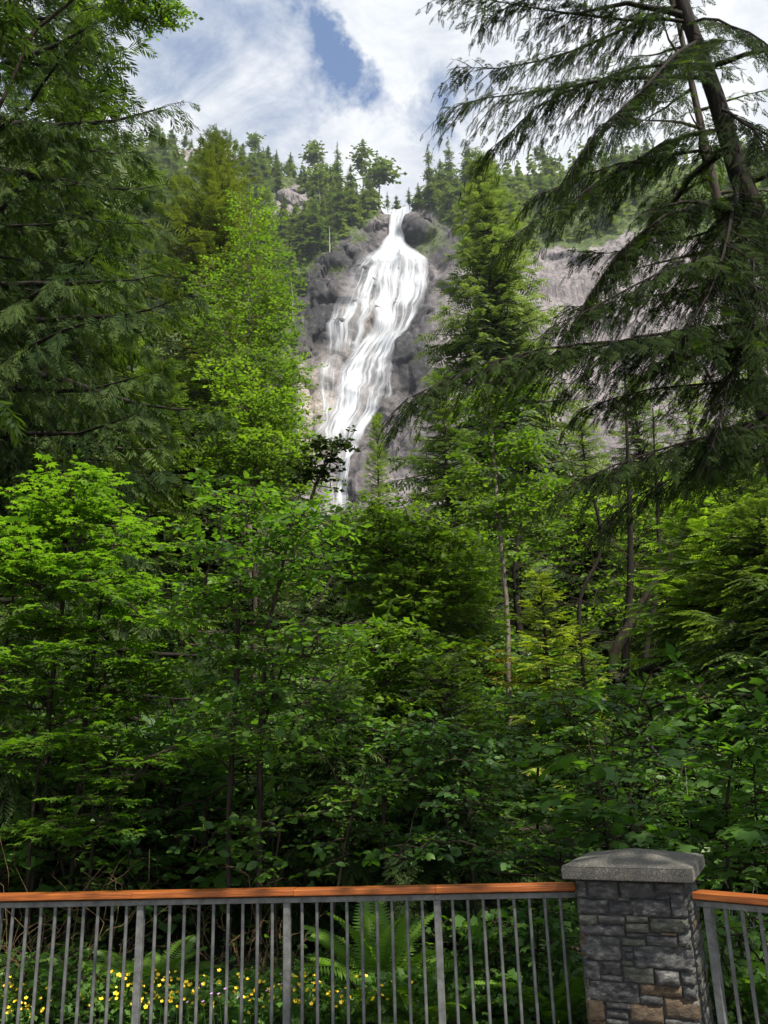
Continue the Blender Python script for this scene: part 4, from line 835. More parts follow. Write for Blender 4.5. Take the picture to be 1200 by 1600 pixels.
# broad-leaved trees
def Gt(px, Y):   # root point so that the stem appears near picture column px
    p = at(px, 1250, Y); return np.array([p[0], Y, gz(p[0], Y) - .05])
A = [at(392, y_, 31) for y_ in (900, 720, 600, 450, 330)]
broad_obj('alder', 41, [[Gt(400, 31)] + A], [cloud(395, 345, 31, 32, 50), cloud(400, 430, 31, 52, 60), cloud(375, 520, 31, 60, 70), cloud(425, 500, 31, 42, 60), cloud(400, 600, 31, 75, 60), cloud(440, 590, 31, 42, 50), cloud(385, 690, 31, 80, 60), cloud(450, 680, 31, 35, 40), cloud(330, 470, 31, 35, 80)],
          2000, 'small', .16, M['alder'], M['bark_pale'], 'tall bright yellow-green alder on the left, its edge against the falls', 'alder tree', per=9, spl=.75, flat=.6, r0=.14, lod=3)
broad_obj('alder', 42, [[Gt(395, 19)] + [at(395, 900, 19), at(398, 740, 19), at(388, 640, 19)], [at(398, 800, 19), at(440, 720, 19), at(500, 700, 19), at(548, 685, 19)]],
          [cloud(370, 650, 19, 60, 42), cloud(430, 640, 19, 46, 40), cloud(400, 720, 19, 90, 45), cloud(465, 700, 19, 30, 26), cloud(450, 770, 19, 60, 40), cloud(360, 590, 19, 40, 30)],
          800, 'small', .14, M['alder'], M['bark'], 'nearer alder with dark stem and bright leaves below the tall one', 'alder tree', per=9, spl=.5, flat=.6, r0=.07, lod=3)
broad_obj('shrub_birch', 43, [[at(470, 830, 15), at(500, 740, 15), at(520, 710, 15), at(556, 672, 15)]], [cloud(505, 705, 15, 24, 20), cloud(535, 690, 15, 22, 16), cloud(515, 745, 15, 16, 20), cloud(480, 735, 15, 24, 20)],
          90, 'small', .13, M['hemlock'], M['twig'], 'dark leafy spray sticking out left across the white lower falls', 'branch', per=8, spl=.3, flat=.5, r0=.03)
broad_obj('slender_tree', 44, [[Gt(800, 20)] + [at(790, 960, 20), at(783, 880, 20), at(776, 780, 20), at(770, 700, 20), at(765, 610, 20)]],
          [cloud(772, 640, 20, 36, 36), cloud(800, 700, 20, 46, 26), cloud(740, 740, 20, 32, 34), cloud(835, 760, 20, 40, 22), cloud(780, 800, 20, 60, 24), cloud(850, 830, 20, 30, 20), cloud(800, 600, 20, 40, 14)],
          520, 'small', .17, M['alder'], M['bark_pale'], 'slender tree with pale bare trunk and bright green leaves right of centre', 'tree', per=8, spl=.5, flat=.5, r0=.07, lod=3)
broad_obj('leafy_shrub', 45, [[Gt(640, 13), at(640, 1000, 13), at(650, 860, 13)], [Gt(700, 13), at(690, 950, 13), at(680, 850, 13)]],
          [cloud(620, 850, 13, 70, 48), cloud(700, 880, 13, 60, 60), cloud(640, 940, 13, 80, 60), cloud(600, 800, 13, 40, 24), cloud(720, 960, 13, 50, 50), cloud(570, 880, 13, 40, 60)],
          620, 'small', .14, M['alder'], M['twig'], 'dense small-leaved shrub mass in the middle below the slim pale conifer', 'shrub', per=10, spl=.4, flat=.55, r0=.04, nparts=0)
broad_obj('leafy_shrub', 46, [[Gt(670, 11.5), at(660, 1150, 11.5), at(670, 1020, 11.5)], [Gt(610, 11.5), at(600, 1100, 11.5), at(590, 1000, 11.5)]],
          [cloud(620, 1030, 11.5, 80, 60), cloud(710, 1040, 11.5, 60, 50), cloud(680, 1120, 11.5, 90, 70), cloud(590, 1130, 11.5, 60, 60)],
          480, 'small', .13, M['small'], M['twig'], 'dark green fine-leaved shrub below the middle shrub mass', 'shrub', per=10, spl=.35, flat=.6, r0=.04)
broad_obj('yellowing_shrub', 47, [[Gt(760, 14), at(745, 1080, 14), at(740, 1020, 14)]], [cloud(750, 1025, 14, 40, 20), cloud(770, 1060, 14, 30, 16)],
          60, 'small', .11, M['yellowing'], M['twig'], 'small shrub with yellow and orange leaves left of the bright young hemlock', 'shrub', per=8, spl=.3, r0=.02)
broad_obj('leafy_shrub', 48, [[Gt(1020, 26), at(1040, 900, 26), at(1060, 780, 26)]], [cloud(1050, 790, 26, 90, 50), cloud(1150, 830, 26, 70, 70), cloud(960, 830, 26, 60, 50), cloud(1060, 900, 26, 60, 60), cloud(900, 800, 26, 60, 40), cloud(860, 870, 26, 50, 40), cloud(960, 940, 26, 80, 50)],
          900, 'small', .19, M['alder'], M['twig'], 'sunlit loose foliage behind the dark trunks on the right', 'shrub', per=8, spl=.6, flat=.5, r0=.08, lod=3)
broad_obj('leafy_shrub', 49, [[Gt(720, 24), at(700, 900, 24), at(700, 820, 24)]], [cloud(650, 820, 24, 70, 24), cloud(560, 815, 24, 70, 26), cloud(760, 850, 24, 60, 50), cloud(700, 900, 24, 90, 50)],
          420, 'small', .17, M['small'], M['twig'], 'shrub line at the foot of the falls under the slim pale conifer', 'shrub', per=8, spl=.5, flat=.5, r0=.06, lod=3)
# repeated understorey plants: one of each kind, then copies
def copy_tree(o):
    c = o.copy(); C.objects.link(c)
    for ch in list(o.children):
        d = ch.copy(); C.objects.link(d); d.parent = c
    return c
b1 = broad_obj('understorey_bush', 61, [[np.array([0, 20, gz(0, 20)]), np.array([0, 20, gz(0, 20) + .8])], [np.array([.2, 20, gz(0, 20)]), np.array([.6, 20, gz(0, 20) + .9])]], [((0, 20, gz(0, 20) + .8), (1.1, 1.0, .7)), ((.5, 20, gz(0, 20) + 1.2), (.6, .6, .5))], 170, 'small', .11, M['understory'], M['twig'], 'x', 'bush', per=9, spl=.35, flat=.65, r0=.025)
c1 = tree_obj('forest_conifer', conifer(62, trunk_fn([(0, 0, 0), (0.1, 0, 5), (0, 0, 10)]), 10, .13, (.12, .99), lambda u: .2 + 2.0 * (1 - u) ** .8, 170, SP_MID, .35, twig_gap=.3, twig_ratio=.4, droop=.3), M['cedar_mid'], M['bark'], 'x', 'conifer')
c2 = tree_obj('forest_conifer', conifer(63, trunk_fn([(0, 0, 0), (0.1, 0.2, 5), (0, 0, 10)]), 10, .15, (.3, .99), lambda u: .3 + 2.3 * (1 - u) ** .5, 150, SP_MID, .35, twig_gap=.32, twig_ratio=.4, droop=.4, hang=.2), M['hemlock'], M['bark'], 'x', 'conifer')
LB = ['leafy bush filling the shaded forest floor behind the railing', 'bushes of the shaded forest floor']
LC = ['conifer standing in the middle distance behind the nearer shrubs', 'conifers of the valley forest between the shrubs and the cliff']
first = True
extra = [(60, 10.4), (110, 11.2), (160, 10.3), (215, 11), (270, 10.4), (320, 11.5), (20, 11), (370, 11), (240, 12.5), (140, 12.6), (470, 10.6), (-30, 10)]
for i in range(82):
    Y = 10.5 + 24 * (min(i, 70) / 70) ** 1.3; px = FR.uniform(-60, 1260)
    if Y < 14 and 400 < px < 560: Y += 4
    if 740 < px < 980 and Y < 20: px += 260 * (1 if i % 2 else -1)
    if i >= 70: px, Y = extra[i - 70]
    p = Gt(px, Y); o = b1 if first else copy_tree(b1); first = False
    s = FR.uniform(.8, 1.5) * (1 + Y / 60)
    o.location = p - np.array([0, 0, .1]); o.scale = (s, s, s * FR.uniform(.8, 1.2)); o.rotation_euler = (0, 0, FR.uniform(0, 6.28)); zn = ('left of the forked-stemmed small tree' if px < 360 else 'below the middle shrub mass' if px < 700 else 'left of the leaning mossy tree' if px < 960 else 'right of the leaning mossy tree'); fr = 'near' if Y < 17 else 'farther'; tag(o, fr + ' leafy forest-floor bush ' + zn, 'bush', fr + ' forest-floor bushes ' + zn)
first = {0: True, 1: True}
spots = [(180, 34), (260, 40), (60, 30), (-40, 26), (430, 60), (500, 75), (560, 70), (620, 62), (660, 48), (720, 60), (820, 42), (860, 55), (900, 60), (960, 52), (1010, 44), (1080, 46), (1130, 40), (1200, 36), (1270, 30), (1060, 60), (1160, 64), (1240, 50), (740, 38), (940, 34), (1040, 28), (1180, 25), (1230, 21),
         (300, 28), (230, 24), (120, 40), (0, 45), (540, 34), (480, 40), (610, 30), (740, 29), (590, 95), (640, 110), (520, 120), (460, 140), (700, 100), (770, 130), (860, 140), (950, 120), (1050, 130), (1150, 110), (1250, 120), (380, 100), (300, 120), (200, 100), (100, 110), (0, 120)]
TOPLIM = [(-100, 300), (300, 560), (440, 740), (480, 775), (500, 792), (690, 792), (705, 780), (800, 740), (880, 715), (1000, 720), (1100, 705), (1300, 690)]
for i, (px, Y) in enumerate(spots):
    p = Gt(px, Y); q = at(px, 1000, Y); p[0] = q[0]; lim = np.interp(px, [a[0] for a in TOPLIM], [a[1] for a in TOPLIM]) + FR.uniform(0, 45)
    ztop = at(px, lim, Y)[2]; p[2] = gz(p[0], Y); h = min(ztop - p[2], FR.uniform(.35, .55) * Y + 6, 26)
    if h < 1.5: continue
    k = i % 2; src = (c1, c2)[k]; o = src if first[k] else copy_tree(src); first[k] = False
    s = h / 10; w_ = s * FR.uniform(.85, 1.2); o.location = p - np.array([0, 0, .15]); o.scale = (w_, w_, s); o.rotation_euler = (0, 0, FR.uniform(0, 6.28)); zn = ('behind the vine maple' if px < 330 else 'at the foot of the falls' if px < 700 else 'between the big cedar and the leaning mossy tree' if px < 1000 else 'behind the layered hemlock on the right'); fr = ('light green full ' if k == 0 else 'dark drooping ') + ('distant ' if Y > 60 else 'valley '); tag(o, fr + 'conifer ' + zn, 'conifer', fr + 'conifers ' + zn)

# ------------------------------------------------------------------ near trees
# big cedar, left
P = [(-8.9, 14.2, gz(-8.9, 14.2)), (-8.7, 14.2, 10), (-8.6, 14.0, 24)]
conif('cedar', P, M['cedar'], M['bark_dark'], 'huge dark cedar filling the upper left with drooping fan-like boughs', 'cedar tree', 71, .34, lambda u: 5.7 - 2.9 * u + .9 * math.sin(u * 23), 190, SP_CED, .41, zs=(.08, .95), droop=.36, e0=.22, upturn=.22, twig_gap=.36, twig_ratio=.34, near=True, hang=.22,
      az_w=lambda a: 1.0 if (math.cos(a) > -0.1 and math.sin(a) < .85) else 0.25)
P = [(-9.6, 21, gz(-9.6, 21)), (-9.5, 21, 12), (-9.4, 21, 27)]
conif('cedar', P, M['cedar'], M['bark'], 'second tall cedar just behind and right of the huge dark one', 'cedar tree', 72, .4, lambda u: 5.3 - 4.1 * u + .6 * math.sin(u * 31), 230, SP_CED, .62, zs=(.12, .97), droop=.34, e0=.2, upturn=.2, twig_gap=.5, twig_ratio=.34, near=False, hang=.2)
P = [(-8.2, 8.2, 0), (-8.2, 8.2, 9), (-8.1, 8.1, 22)]
conif('cedar', P, M['cedar'], M['bark'], 'nearest cedar whose bough tips hang in at the far left edge', 'cedar tree', 73, .35, lambda u: 3.9 - 1.6 * u + .5 * math.sin(u * 17), 150, SP_CED, .55, zs=(.28, .97), droop=.36, e0=.15, twig_gap=.42, twig_ratio=.36, near=False, hang=.4)
broad_obj('overhanging_alder', 74, [[(-7.2, 11.5, gz(-7.2, 11.5)), at(-60, 300, 11.5), at(60, 60, 11.2), at(170, -40, 11), at(250, 10, 11)]], [cloud(222, 0, 11, 50, 34, None, 3), cloud(262, 20, 11, 18, 34, None, 1), cloud(198, 14, 11, 28, 22, None, 1), cloud(150, -50, 11, 80, 50, None, 2)],
          380, 'small', .08, M['small'], M['twig'], 'fine-leaved branch hanging against the sky at the top left', 'branch', per=9, spl=.25, flat=.3, r0=.03)
# big hemlock, right: trunk and hand-laid main limbs
TPX = [(1470, 1250), (1400, 900), (1340, 700), (1268, 520), (1216, 420), (1170, 320), (1136, 220), (1112, 130), (1086, 60), (1062, 0), (1036, -90), (1000, -220), (960, -360)]
HP = [at(a, b_, 10.5) for a, b_ in TPX]; HP[0] = np.array([HP[1][0] + .25, 10.5, gz(HP[1][0] + .3, 10.5) - .1])
htf = trunk_fn(HP)
def limb(p0, Y0, mid, Ym, tip, Yt):
    a = at(*p0, Y0); b_ = at(*mid, Ym); c_ = at(*tip, Yt); t = np.linspace(0, 1, 8)[:, None]
    return (1 - t) ** 2 * a + 2 * t * (1 - t) * (2 * b_ - .5 * a - .5 * c_) + t ** 2 * c_
LIMBS = [limb((1062, 5), 10.5, (900, 70), 9.8, (715, 95), 9.2), limb((1075, 30), 10.5, (880, 30), 10.2, (700, 5), 10), limb((1110, 125), 10.5, (920, 150), 9.6, (692, 190), 8.8), limb((1100, 100), 10.5, (930, 115), 10, (770, 240), 9.6),
         limb((1130, 205), 10.5, (985, 250), 9.6, (790, 375), 9.0), limb((1135, 240), 10.5, (1010, 245), 10, (830, 300), 9.8), limb((1160, 300), 10.5, (1010, 350), 9.6, (880, 510), 9.0), limb((1170, 340), 10.5, (1050, 380), 10.2, (900, 400), 10),
         limb((1190, 395), 10.5, (1080, 420), 9.2, (845, 500), 8.3), limb((1210, 455), 10.5, (1060, 450), 9.9, (880, 470), 9.6), limb((1230, 520), 10.5, (1040, 525), 9.4, (760, 600), 8.5), limb((1245, 545), 10.5, (960, 555), 8.8, (655, 642), 7.9),
         limb((1255, 590), 10.5, (1080, 600), 9.8, (900, 640), 9.4), limb((1270, 655), 10.5, (1080, 690), 9.2, (850, 770), 8.5), limb((1285, 700), 10.5, (1120, 720), 9.9, (930, 820), 9.5), limb((1040, -60), 10.5, (900, -30), 9.9, (760, 30), 9.6),
         limb((1030, -100), 10.5, (880, -110), 9.9, (740, -60), 9.5), limb((1000, -200), 10.5, (900, -140), 9.3, (800, -60), 8.6), limb((1090, 80), 10.5, (1000, 170), 9.2, (860, 330), 8.5), limb((1150, 280), 10.5, (1110, 400), 9.3, (1010, 560), 8.7),
         limb((1200, 410), 10.5, (1150, 520), 9.3, (1080, 700), 8.6), limb((1120, 170), 10.5, (1170, 200), 9.7, (1240, 330), 9.0), limb((1075, 40), 10.5, (1150, 40), 9.7, (1230, 120), 9.0), limb((1160, 310), 10.5, (1180, 420), 9, (1215, 560), 8.5)]
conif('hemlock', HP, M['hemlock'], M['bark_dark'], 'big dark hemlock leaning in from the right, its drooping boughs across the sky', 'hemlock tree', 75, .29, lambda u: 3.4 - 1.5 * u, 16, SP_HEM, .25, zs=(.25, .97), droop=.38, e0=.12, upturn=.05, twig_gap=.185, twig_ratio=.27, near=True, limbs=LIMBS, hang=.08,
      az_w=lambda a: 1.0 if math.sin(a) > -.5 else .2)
P = [(6.9, 13.5, gz(6.9, 13.5)), (6.7, 13.5, 9), (6.3, 13.5, 19)]
conif('hemlock', P, M['hemlock'], M['bark'], 'second hemlock behind the big one at the upper right edge', 'hemlock tree', 76, .2, lambda u: 2.6 - 1.5 * u, 30, SP_HEM, .30, zs=(.35, .97), droop=.34, e0=.1, twig_gap=.26, twig_ratio=.3, hang=.15, near=True)
# ------------------------------------------------------------------ near shrubs and small trees
def layered(px_rng, prof, Y, n, rx, ry, seed, Yj=1.0):
    r = np.random.default_rng(seed); o = []
    for i in range(n):
        py = prof[0][1] + (prof[-1][1] - prof[0][1]) * ((i + r.random()) / n); lo = np.interp(py, [p[1] for p in prof], [p[0] for p in prof]); hi = np.interp(py, [p[1] for p in prof], [p[2] for p in prof])
        px = r.uniform(lo + rx * .4, max(hi - rx * .8, lo + rx * .5)); k = r.uniform(.6, 1.15)
        o.append(cloud(px, py, Y + r.normal(0, Yj * .5), rx * k, ry, rx * k * Y / 1290 * .9, k))
    return o
PR = [(95, 745, 165), (20, 790, 215), (-40, 840, 260), (-60, 920, 290), (-60, 1010, 300), (-60, 1080, 300), (-60, 1120, 260)]
broad_obj('vine_maple', 81, [[Gt(60, 9.3), at(70, 1100, 9.3), at(100, 900, 9.3), at(130, 740, 9.3)], [Gt(120, 9.3), at(130, 1100, 9.3), at(160, 900, 9.4), at(190, 800, 9.4)], [Gt(-10, 9.5), at(0, 1050, 9.6), at(30, 850, 9.6)]],
          layered(None, PR, 9.4, 70, 62, 7, 1), 760, 'maple', .125, M['maple'], M['twig'], 'vine maple with flat tiers of star-shaped bright leaves at the left', 'maple tree', nparts=280, per=9, spl=.36, flat=.86, r0=.03, inner=.1)
broad_obj('vine_maple', 82, [[Gt(60, 8.6), at(50, 1300, 8.6), at(60, 1200, 8.5)], [Gt(140, 8.6), at(150, 1280, 8.5), at(230, 1200, 8.4)]],
          [cloud(60, 1165, 8.5, 75, 9, .5), cloud(120, 1155, 8.6, 60, 8, .5), cloud(230, 1185, 8.4, 70, 9, .5), cloud(290, 1170, 8.5, 50, 8, .4), cloud(180, 1215, 8.3, 50, 9, .4), cloud(110, 1285, 8.2, 70, 12, .5), cloud(60, 1300, 8.2, 50, 12, .4), cloud(150, 1250, 8.3, 40, 9, .4), cloud(20, 1200, 8.6, 40, 8, .4)],
          150, 'maple', .125, M['maple'], M['twig'], 'low vine maple shoots with flat leaf fans above the left railing', 'maple shrub', nparts=160, per=9, spl=.34, flat=.88, r0=.015, inner=.1)
PR = [(330, 760, 420), (290, 820, 560), (280, 900, 600), (270, 980, 620), (270, 1060, 600), (300, 1130, 580), (330, 1180, 560)]
broad_obj('dogwood', 83, [[Gt(362, 8.9), at(360, 1250, 8.9), at(368, 1050, 8.9), at(372, 900, 8.9), at(395, 770, 9)], [Gt(408, 8.8), at(402, 1200, 8.8), at(412, 1000, 8.8), at(440, 880, 8.8), at(460, 780, 8.9)], [Gt(412, 8.9), at(404, 1160, 8.9), at(450, 990, 8.9), at(520, 900, 9)]],
          layered(None, PR, 8.9, 52, 60, 14, 2) , 800, 'oval', .095, M['dogwood'], M['bark'], 'oval-leaved small tree with dark forked stems in the centre left', 'small tree', nparts=290, per=8, spl=.34, flat=.66, r0=.032, inner=.1)
broad_obj('dogwood', 84, [[Gt(440, 8.2), at(430, 1350, 8.2), at(440, 1280, 8.2)], [Gt(500, 8.2), at(540, 1330, 8.2), at(560, 1240, 8.3)]],
          [cloud(400, 1290, 8.2, 40, 18), cloud(430, 1350, 8.1, 26, 18), cloud(330, 1300, 8.2, 34, 14), cloud(520, 1340, 8.0, 26, 20), cloud(480, 1270, 8.2, 46, 16), cloud(560, 1240, 8.4, 60, 22), cloud(470, 1180, 8.4, 50, 16), cloud(300, 1330, 8.2, 30, 12), cloud(420, 1180, 8.2, 40, 12)],
          90, 'oval', .095, M['dogwood'], M['twig'], 'thin oval-leaved shoots just above the middle of the railing', 'shrub', nparts=130, per=7, spl=.3, flat=.6, r0=.012, inner=.1)
PR = [(560, 1130, 800), (500, 1190, 840), (470, 1240, 860), (480, 1300, 870), (500, 1340, 870)]
broad_obj('leafy_shrub', 85, [[Gt(620, 8.6), at(600, 1300, 8.6), at(610, 1180, 8.8)], [Gt(740, 8.6), at(730, 1300, 8.6), at(720, 1180, 8.8)]],
          layered(None, PR, 8.6, 30, 60, 16, 3), 440, 'oval', .085, M['understory'], M['twig'], 'shaded leafy shrub behind the railing left of the stone pillar', 'shrub', nparts=160, per=8, spl=.3, flat=.6, r0=.02, inner=.1)
broad_obj('maple_sapling', 86, [[Gt(950, 7.7), at(945, 1320, 7.7), at(928, 1200, 7.7), at(895, 1110, 7.7), at(862, 1092, 7.7)]],
          [cloud(880, 1100, 7.7, 40, 14), cloud(930, 1195, 7.6, 42, 26), cloud(870, 1160, 7.8, 30, 20), cloud(990, 1290, 7.5, 50, 22), cloud(940, 1285, 7.6, 50, 24), cloud(1030, 1330, 7.4, 40, 20), cloud(900, 1250, 7.7, 40, 20), cloud(860, 1310, 7.7, 40, 22)],
          46, 'lobed', .19, M['understory'], M['twig'], 'young broad-leaved maple with thin dark stem behind the stone pillar', 'maple sapling', nparts=150, per=5, spl=.3, flat=.7, r0=.012, inner=.1)
PR = [(1130, 1090, 1240), (1090, 1150, 1240), (1070, 1230, 1240), (1060, 1300, 1240), (1100, 1360, 1240)]
broad_obj('maple_shrub', 87, [[Gt(1130, 7.9), at(1125, 1300, 7.9), at(1145, 1180, 7.9)], [Gt(1190, 7.9), at(1180, 1250, 7.9), at(1190, 1110, 7.9)]],
          layered(None, PR, 7.9, 24, 40, 14, 5), 130, 'lobed', .145, M['understory'], M['twig'], 'broad-leaved maple shrub at the right edge above the short railing', 'maple shrub', nparts=200, per=7, spl=.28, flat=.7, r0=.015, inner=.1)
PR = [(860, 1130, 1080), (830, 1200, 1100), (900, 1280, 1110), (980, 1340, 1110)]
broad_obj('leafy_shrub', 88, [[Gt(980, 9.4), at(980, 1260, 9.4), at(990, 1170, 9.4)]],
          layered(None, PR, 9.4, 22, 50, 16, 6), 230, 'oval', .085, M['understory'], M['twig'], 'dim small-leaved shrub between the young maple and the right-edge maple', 'shrub', nparts=60, per=7, spl=.3, flat=.6, r0=.018, inner=.1)
PR = [(790, 1080, 960), (740, 1140, 980), (720, 1190, 900)]
broad_obj('leafy_shrub', 89, [[Gt(830, 12.5), at(840, 1200, 12.5), at(850, 1110, 12.5)]],
          layered(None, PR, 12.5, 20, 50, 16, 7), 200, 'oval', .10, M['understory'], M['twig'], 'shrub on the brown bank below the bright young hemlock', 'shrub', nparts=40, per=7, spl=.3, flat=.6, r0=.018, inner=.1)
P = [Gt(700, 9.6), at(700, 1200, 9.6), at(690, 1030, 9.6)]
conif('young_hemlock', P, M['cedar'], M['twig'], 'dark feathery young hemlock behind the shrubs left of the pillar', 'young hemlock', 90, .035, lambda u: .12 + .95 * (1 - u) ** .7, 80, SP_HEM, .25, zs=(.1, .99), droop=.25, twig_gap=.12, twig_ratio=.42)
P = [Gt(520, 10.2), at(525, 1200, 10.2), at(530, 1060, 10.2)]
conif('young_cedar', P, M['cedar'], M['twig'], 'small cedar with limp fans showing behind the forked stems', 'young cedar', 91, .035, lambda u: .12 + 1.0 * (1 - u) ** .7, 80, SP_CED, .28, zs=(.1, .99), droop=.35, twig_gap=.13, twig_ratio=.42, hang=.2)
P = [Gt(620, 8.0), at(622, 1380, 8.0), at(625, 1330, 8.0)]
conif('young_cedar', P, M['cedar_mid'], M['twig'], 'tiny cedar seedling peeping over the railing left of the pillar', 'young cedar', 92, .015, lambda u: .06 + .38 * (1 - u) ** .7, 40, SP_CED, .14, zs=(.1, .99), droop=.35, twig_gap=.07, twig_ratio=.42, hang=.2)
# thicket plants behind the rail on the right
broad_obj('salmonberry', 93, [[Gt(770, 7.4), at(770, 1500, 7.4), at(760, 1420, 7.4)], [Gt(830, 7.4), at(830, 1520, 7.4), at(840, 1430, 7.4)], [Gt(720, 7.4), at(720, 1540, 7.4), at(710, 1450, 7.5)]],
          [cloud(780, 1440, 7.4, 46, 30), cloud(730, 1480, 7.4, 40, 40), cloud(830, 1470, 7.3, 50, 50), cloud(850, 1420, 7.4, 40, 20), cloud(760, 1540, 7.3, 60, 40), cloud(860, 1560, 7.2, 30, 40), cloud(700, 1430, 7.6, 26, 20)],
          110, 'lobed', .105, M['understory'], M['twig'], 'broad-leaved shrub growing right behind the railing beside the pillar', 'shrub', nparts=220, per=6, spl=.2, flat=.45, r0=.01, inner=.1)
broad_obj('salmonberry', 94, [[Gt(1130, 6.9), at(1135, 1500, 6.9), at(1140, 1440, 6.9)], [Gt(1190, 6.9), at(1190, 1500, 6.9), at(1190, 1440, 6.9)]],
          [cloud(1150, 1450, 6.9, 40, 30), cloud(1190, 1520, 6.9, 40, 50), cloud(1130, 1560, 6.8, 30, 40), cloud(1200, 1430, 7, 30, 20)],
          45, 'lobed', .10, M['understory'], M['twig'], 'leafy shoots behind the short railing right of the pillar', 'shrub', nparts=90, per=6, spl=.2, flat=.45, r0=.01, inner=.1)
broad_obj('salmonberry', 95, [[Gt(40, 7.6), at(40, 1540, 7.6), at(40, 1470, 7.6)], [Gt(120, 7.6), at(120, 1560, 7.6), at(120, 1500, 7.6)]],
          [cloud(20, 1500, 7.6, 40, 30), cloud(90, 1520, 7.6, 50, 26), cloud(60, 1560, 7.4, 60, 26), cloud(150, 1550, 7.5, 50, 24), cloud(8, 1440, 7.7, 16, 10)],
          70, 'lobed', .085, M['understory'], M['twig'], 'leafy weeds standing behind the railing at the far left', 'shrub', nparts=90, per=6, spl=.18, flat=.45, r0=.008, inner=.1)
# ferns
def frond_mesh(seed):
    r = np.random.default_rng(seed); n = 30; q = []; t = np.linspace(0, 1, 9)
    cv = lambda x: np.array([x * (1 - .12 * x), 0.0, .42 * x - .52 * x ** 2.2])
    for i in range(n):
        x = .10 + .88 * i / n; l = .19 * math.sin(math.pi * (x * .93 + .07)) ** .55 * (1.05 - .35 * x); c = cv(x); d = cv(x + .01) - c; d /= np.linalg.norm(d)
        for s in (-1, 1): q.append(kite(c, c + d * l * .28 + np.array([0, s * l, -.02 - .15 * l * r.random()]), .0135, (0, 0, 1)))
    q.append(kite(cv(.96), cv(1.03), .01))
    V = np.array(q).reshape(-1, 3); F = np.arange(len(V)).reshape(-1, 4); P = np.array([cv(a) for a in t]); wv, wf = tubes(P[None], (.006 * (1 - .8 * t))[None], 4)
    return mesh_np('frond', np.vstack([wv, V]), np.vstack([wf, F + len(wv)]), [M['fern']], tint=np.full(len(wv) + len(V), .35 + .08 * (seed % 3)))
FROND = [frond_mesh(s) for s in range(5)]
def fern(px, Y, size, label, n=15, seed=0, up=0.9):
    r = np.random.default_rng(seed); p = Gt(px, Y); q_ = at(px, 1530, Y); p[0] = q_[0]; e = empty('sword_fern', p); tag(e, label, 'fern')
    for i in range(n):
        o = obj('frond', FROND[i % 5], e); az = i * 2.4 + r.normal(0, .25); el = up * r.uniform(.35, 1.15); s = size * r.uniform(.75, 1.15)
        o.rotation_euler = (r.normal(0, .2), -el, az); o.scale = (s, s, s); o.location = (0, 0, .03)
for a in [(598, 7.5, 1.05, 'largest sword fern, tall upright fronds behind the middle of the railing', 24, 1, 1.15), (668, 7.1, .62, 'smaller sword fern low beside the largest one, nearer the railing post', 16, 2, .7),
          (232, 7.9, .78, 'sword fern with arching fronds behind the first thick railing post from the left', 18, 3, .85), (325, 7.9, .50, 'low sword fern among the yellow flowers, its fronds spread flat', 12, 4, .45),
          (62, 8.0, .6, 'half-hidden sword fern at the left behind the weeds', 14, 5, .8), (868, 7.0, .75, 'sword fern tucked against the left side of the stone pillar', 18, 6, .8),
          (1165, 7.2, .85, 'sword fern behind the short railing right of the pillar', 18, 7, .9), (760, 7.1, .42, 'low sword fern at the foot of the broad-leaved shrub near the pillar', 12, 8, .4), (545, 7.3, .45, 'small fern left of the largest one above the flowers', 10, 9, .8)]:
    fern(*a[:4], n=a[4], seed=a[5], up=a[6])
# ground cover and flowers
r = np.random.default_rng(3)
def patch(name, n, y0, y1, x0, x1, z0, z1, leaf, size, m, label, cat, seed):
    r = np.random.default_rng(seed); Yp = r.uniform(y0, y1, n); X_ = r.uniform(x0, x1, n); k = fbm(np.stack([X_ * 1.3, Yp * 1.3, X_ * 0], 1), 2, seed); z = terr(X_, Yp) + z0 + (z1 - z0) * r.random(n) ** .8 * (0.75 + .6 * k)
    v, f, t = place(*LEAF[leaf], np.stack([X_, Yp, z], 1), nrm(r.normal(size=(n, 3)) * [1, 1, .3]), nrm(r.normal(0, .42, (n, 3)) + [0, -.35, 1]), size * r.uniform(.5, 1.25, n), r.normal(.3, .1, n))
    return tag(obj(name, mesh_np(name, v, f, m, tint=t)), label, cat, kind='stuff')
patch('ground_cover', 7500, 6.9, 8.6, -5.2, .9, .02, .34, 'lobed', .075, M['understory'], 'dense low leafy ground cover under the yellow flowers', 'ground cover', 21)
patch('ground_cover', 5200, 6.75, 10.5, .6, 5.2, .02, .3, 'lobed', .08, M['understory'], 'dim low leaves around the foot of the pillar and right railing', 'ground cover', 22)
patch('ground_cover', 6000, 8.6, 15, -8, 8, .02, .5, 'oval', .09, M['understory'], 'low leafy growth covering the dark forest floor behind the flower bed', 'ground cover', 23)
patch('ground_cover', 9000, 15, 34, -15, 18, .0, .7, 'small', .2, M['small'], 'scattered low greenery over the rising bank', 'ground cover', 24)
m_y = simple('yellow_petal', (0.75, 0.48, 0.01), .45, col2=(0.85, 0.60, 0.02)); m_v = simple('violet_petal', (0.5, 0.28, 0.5), .5)
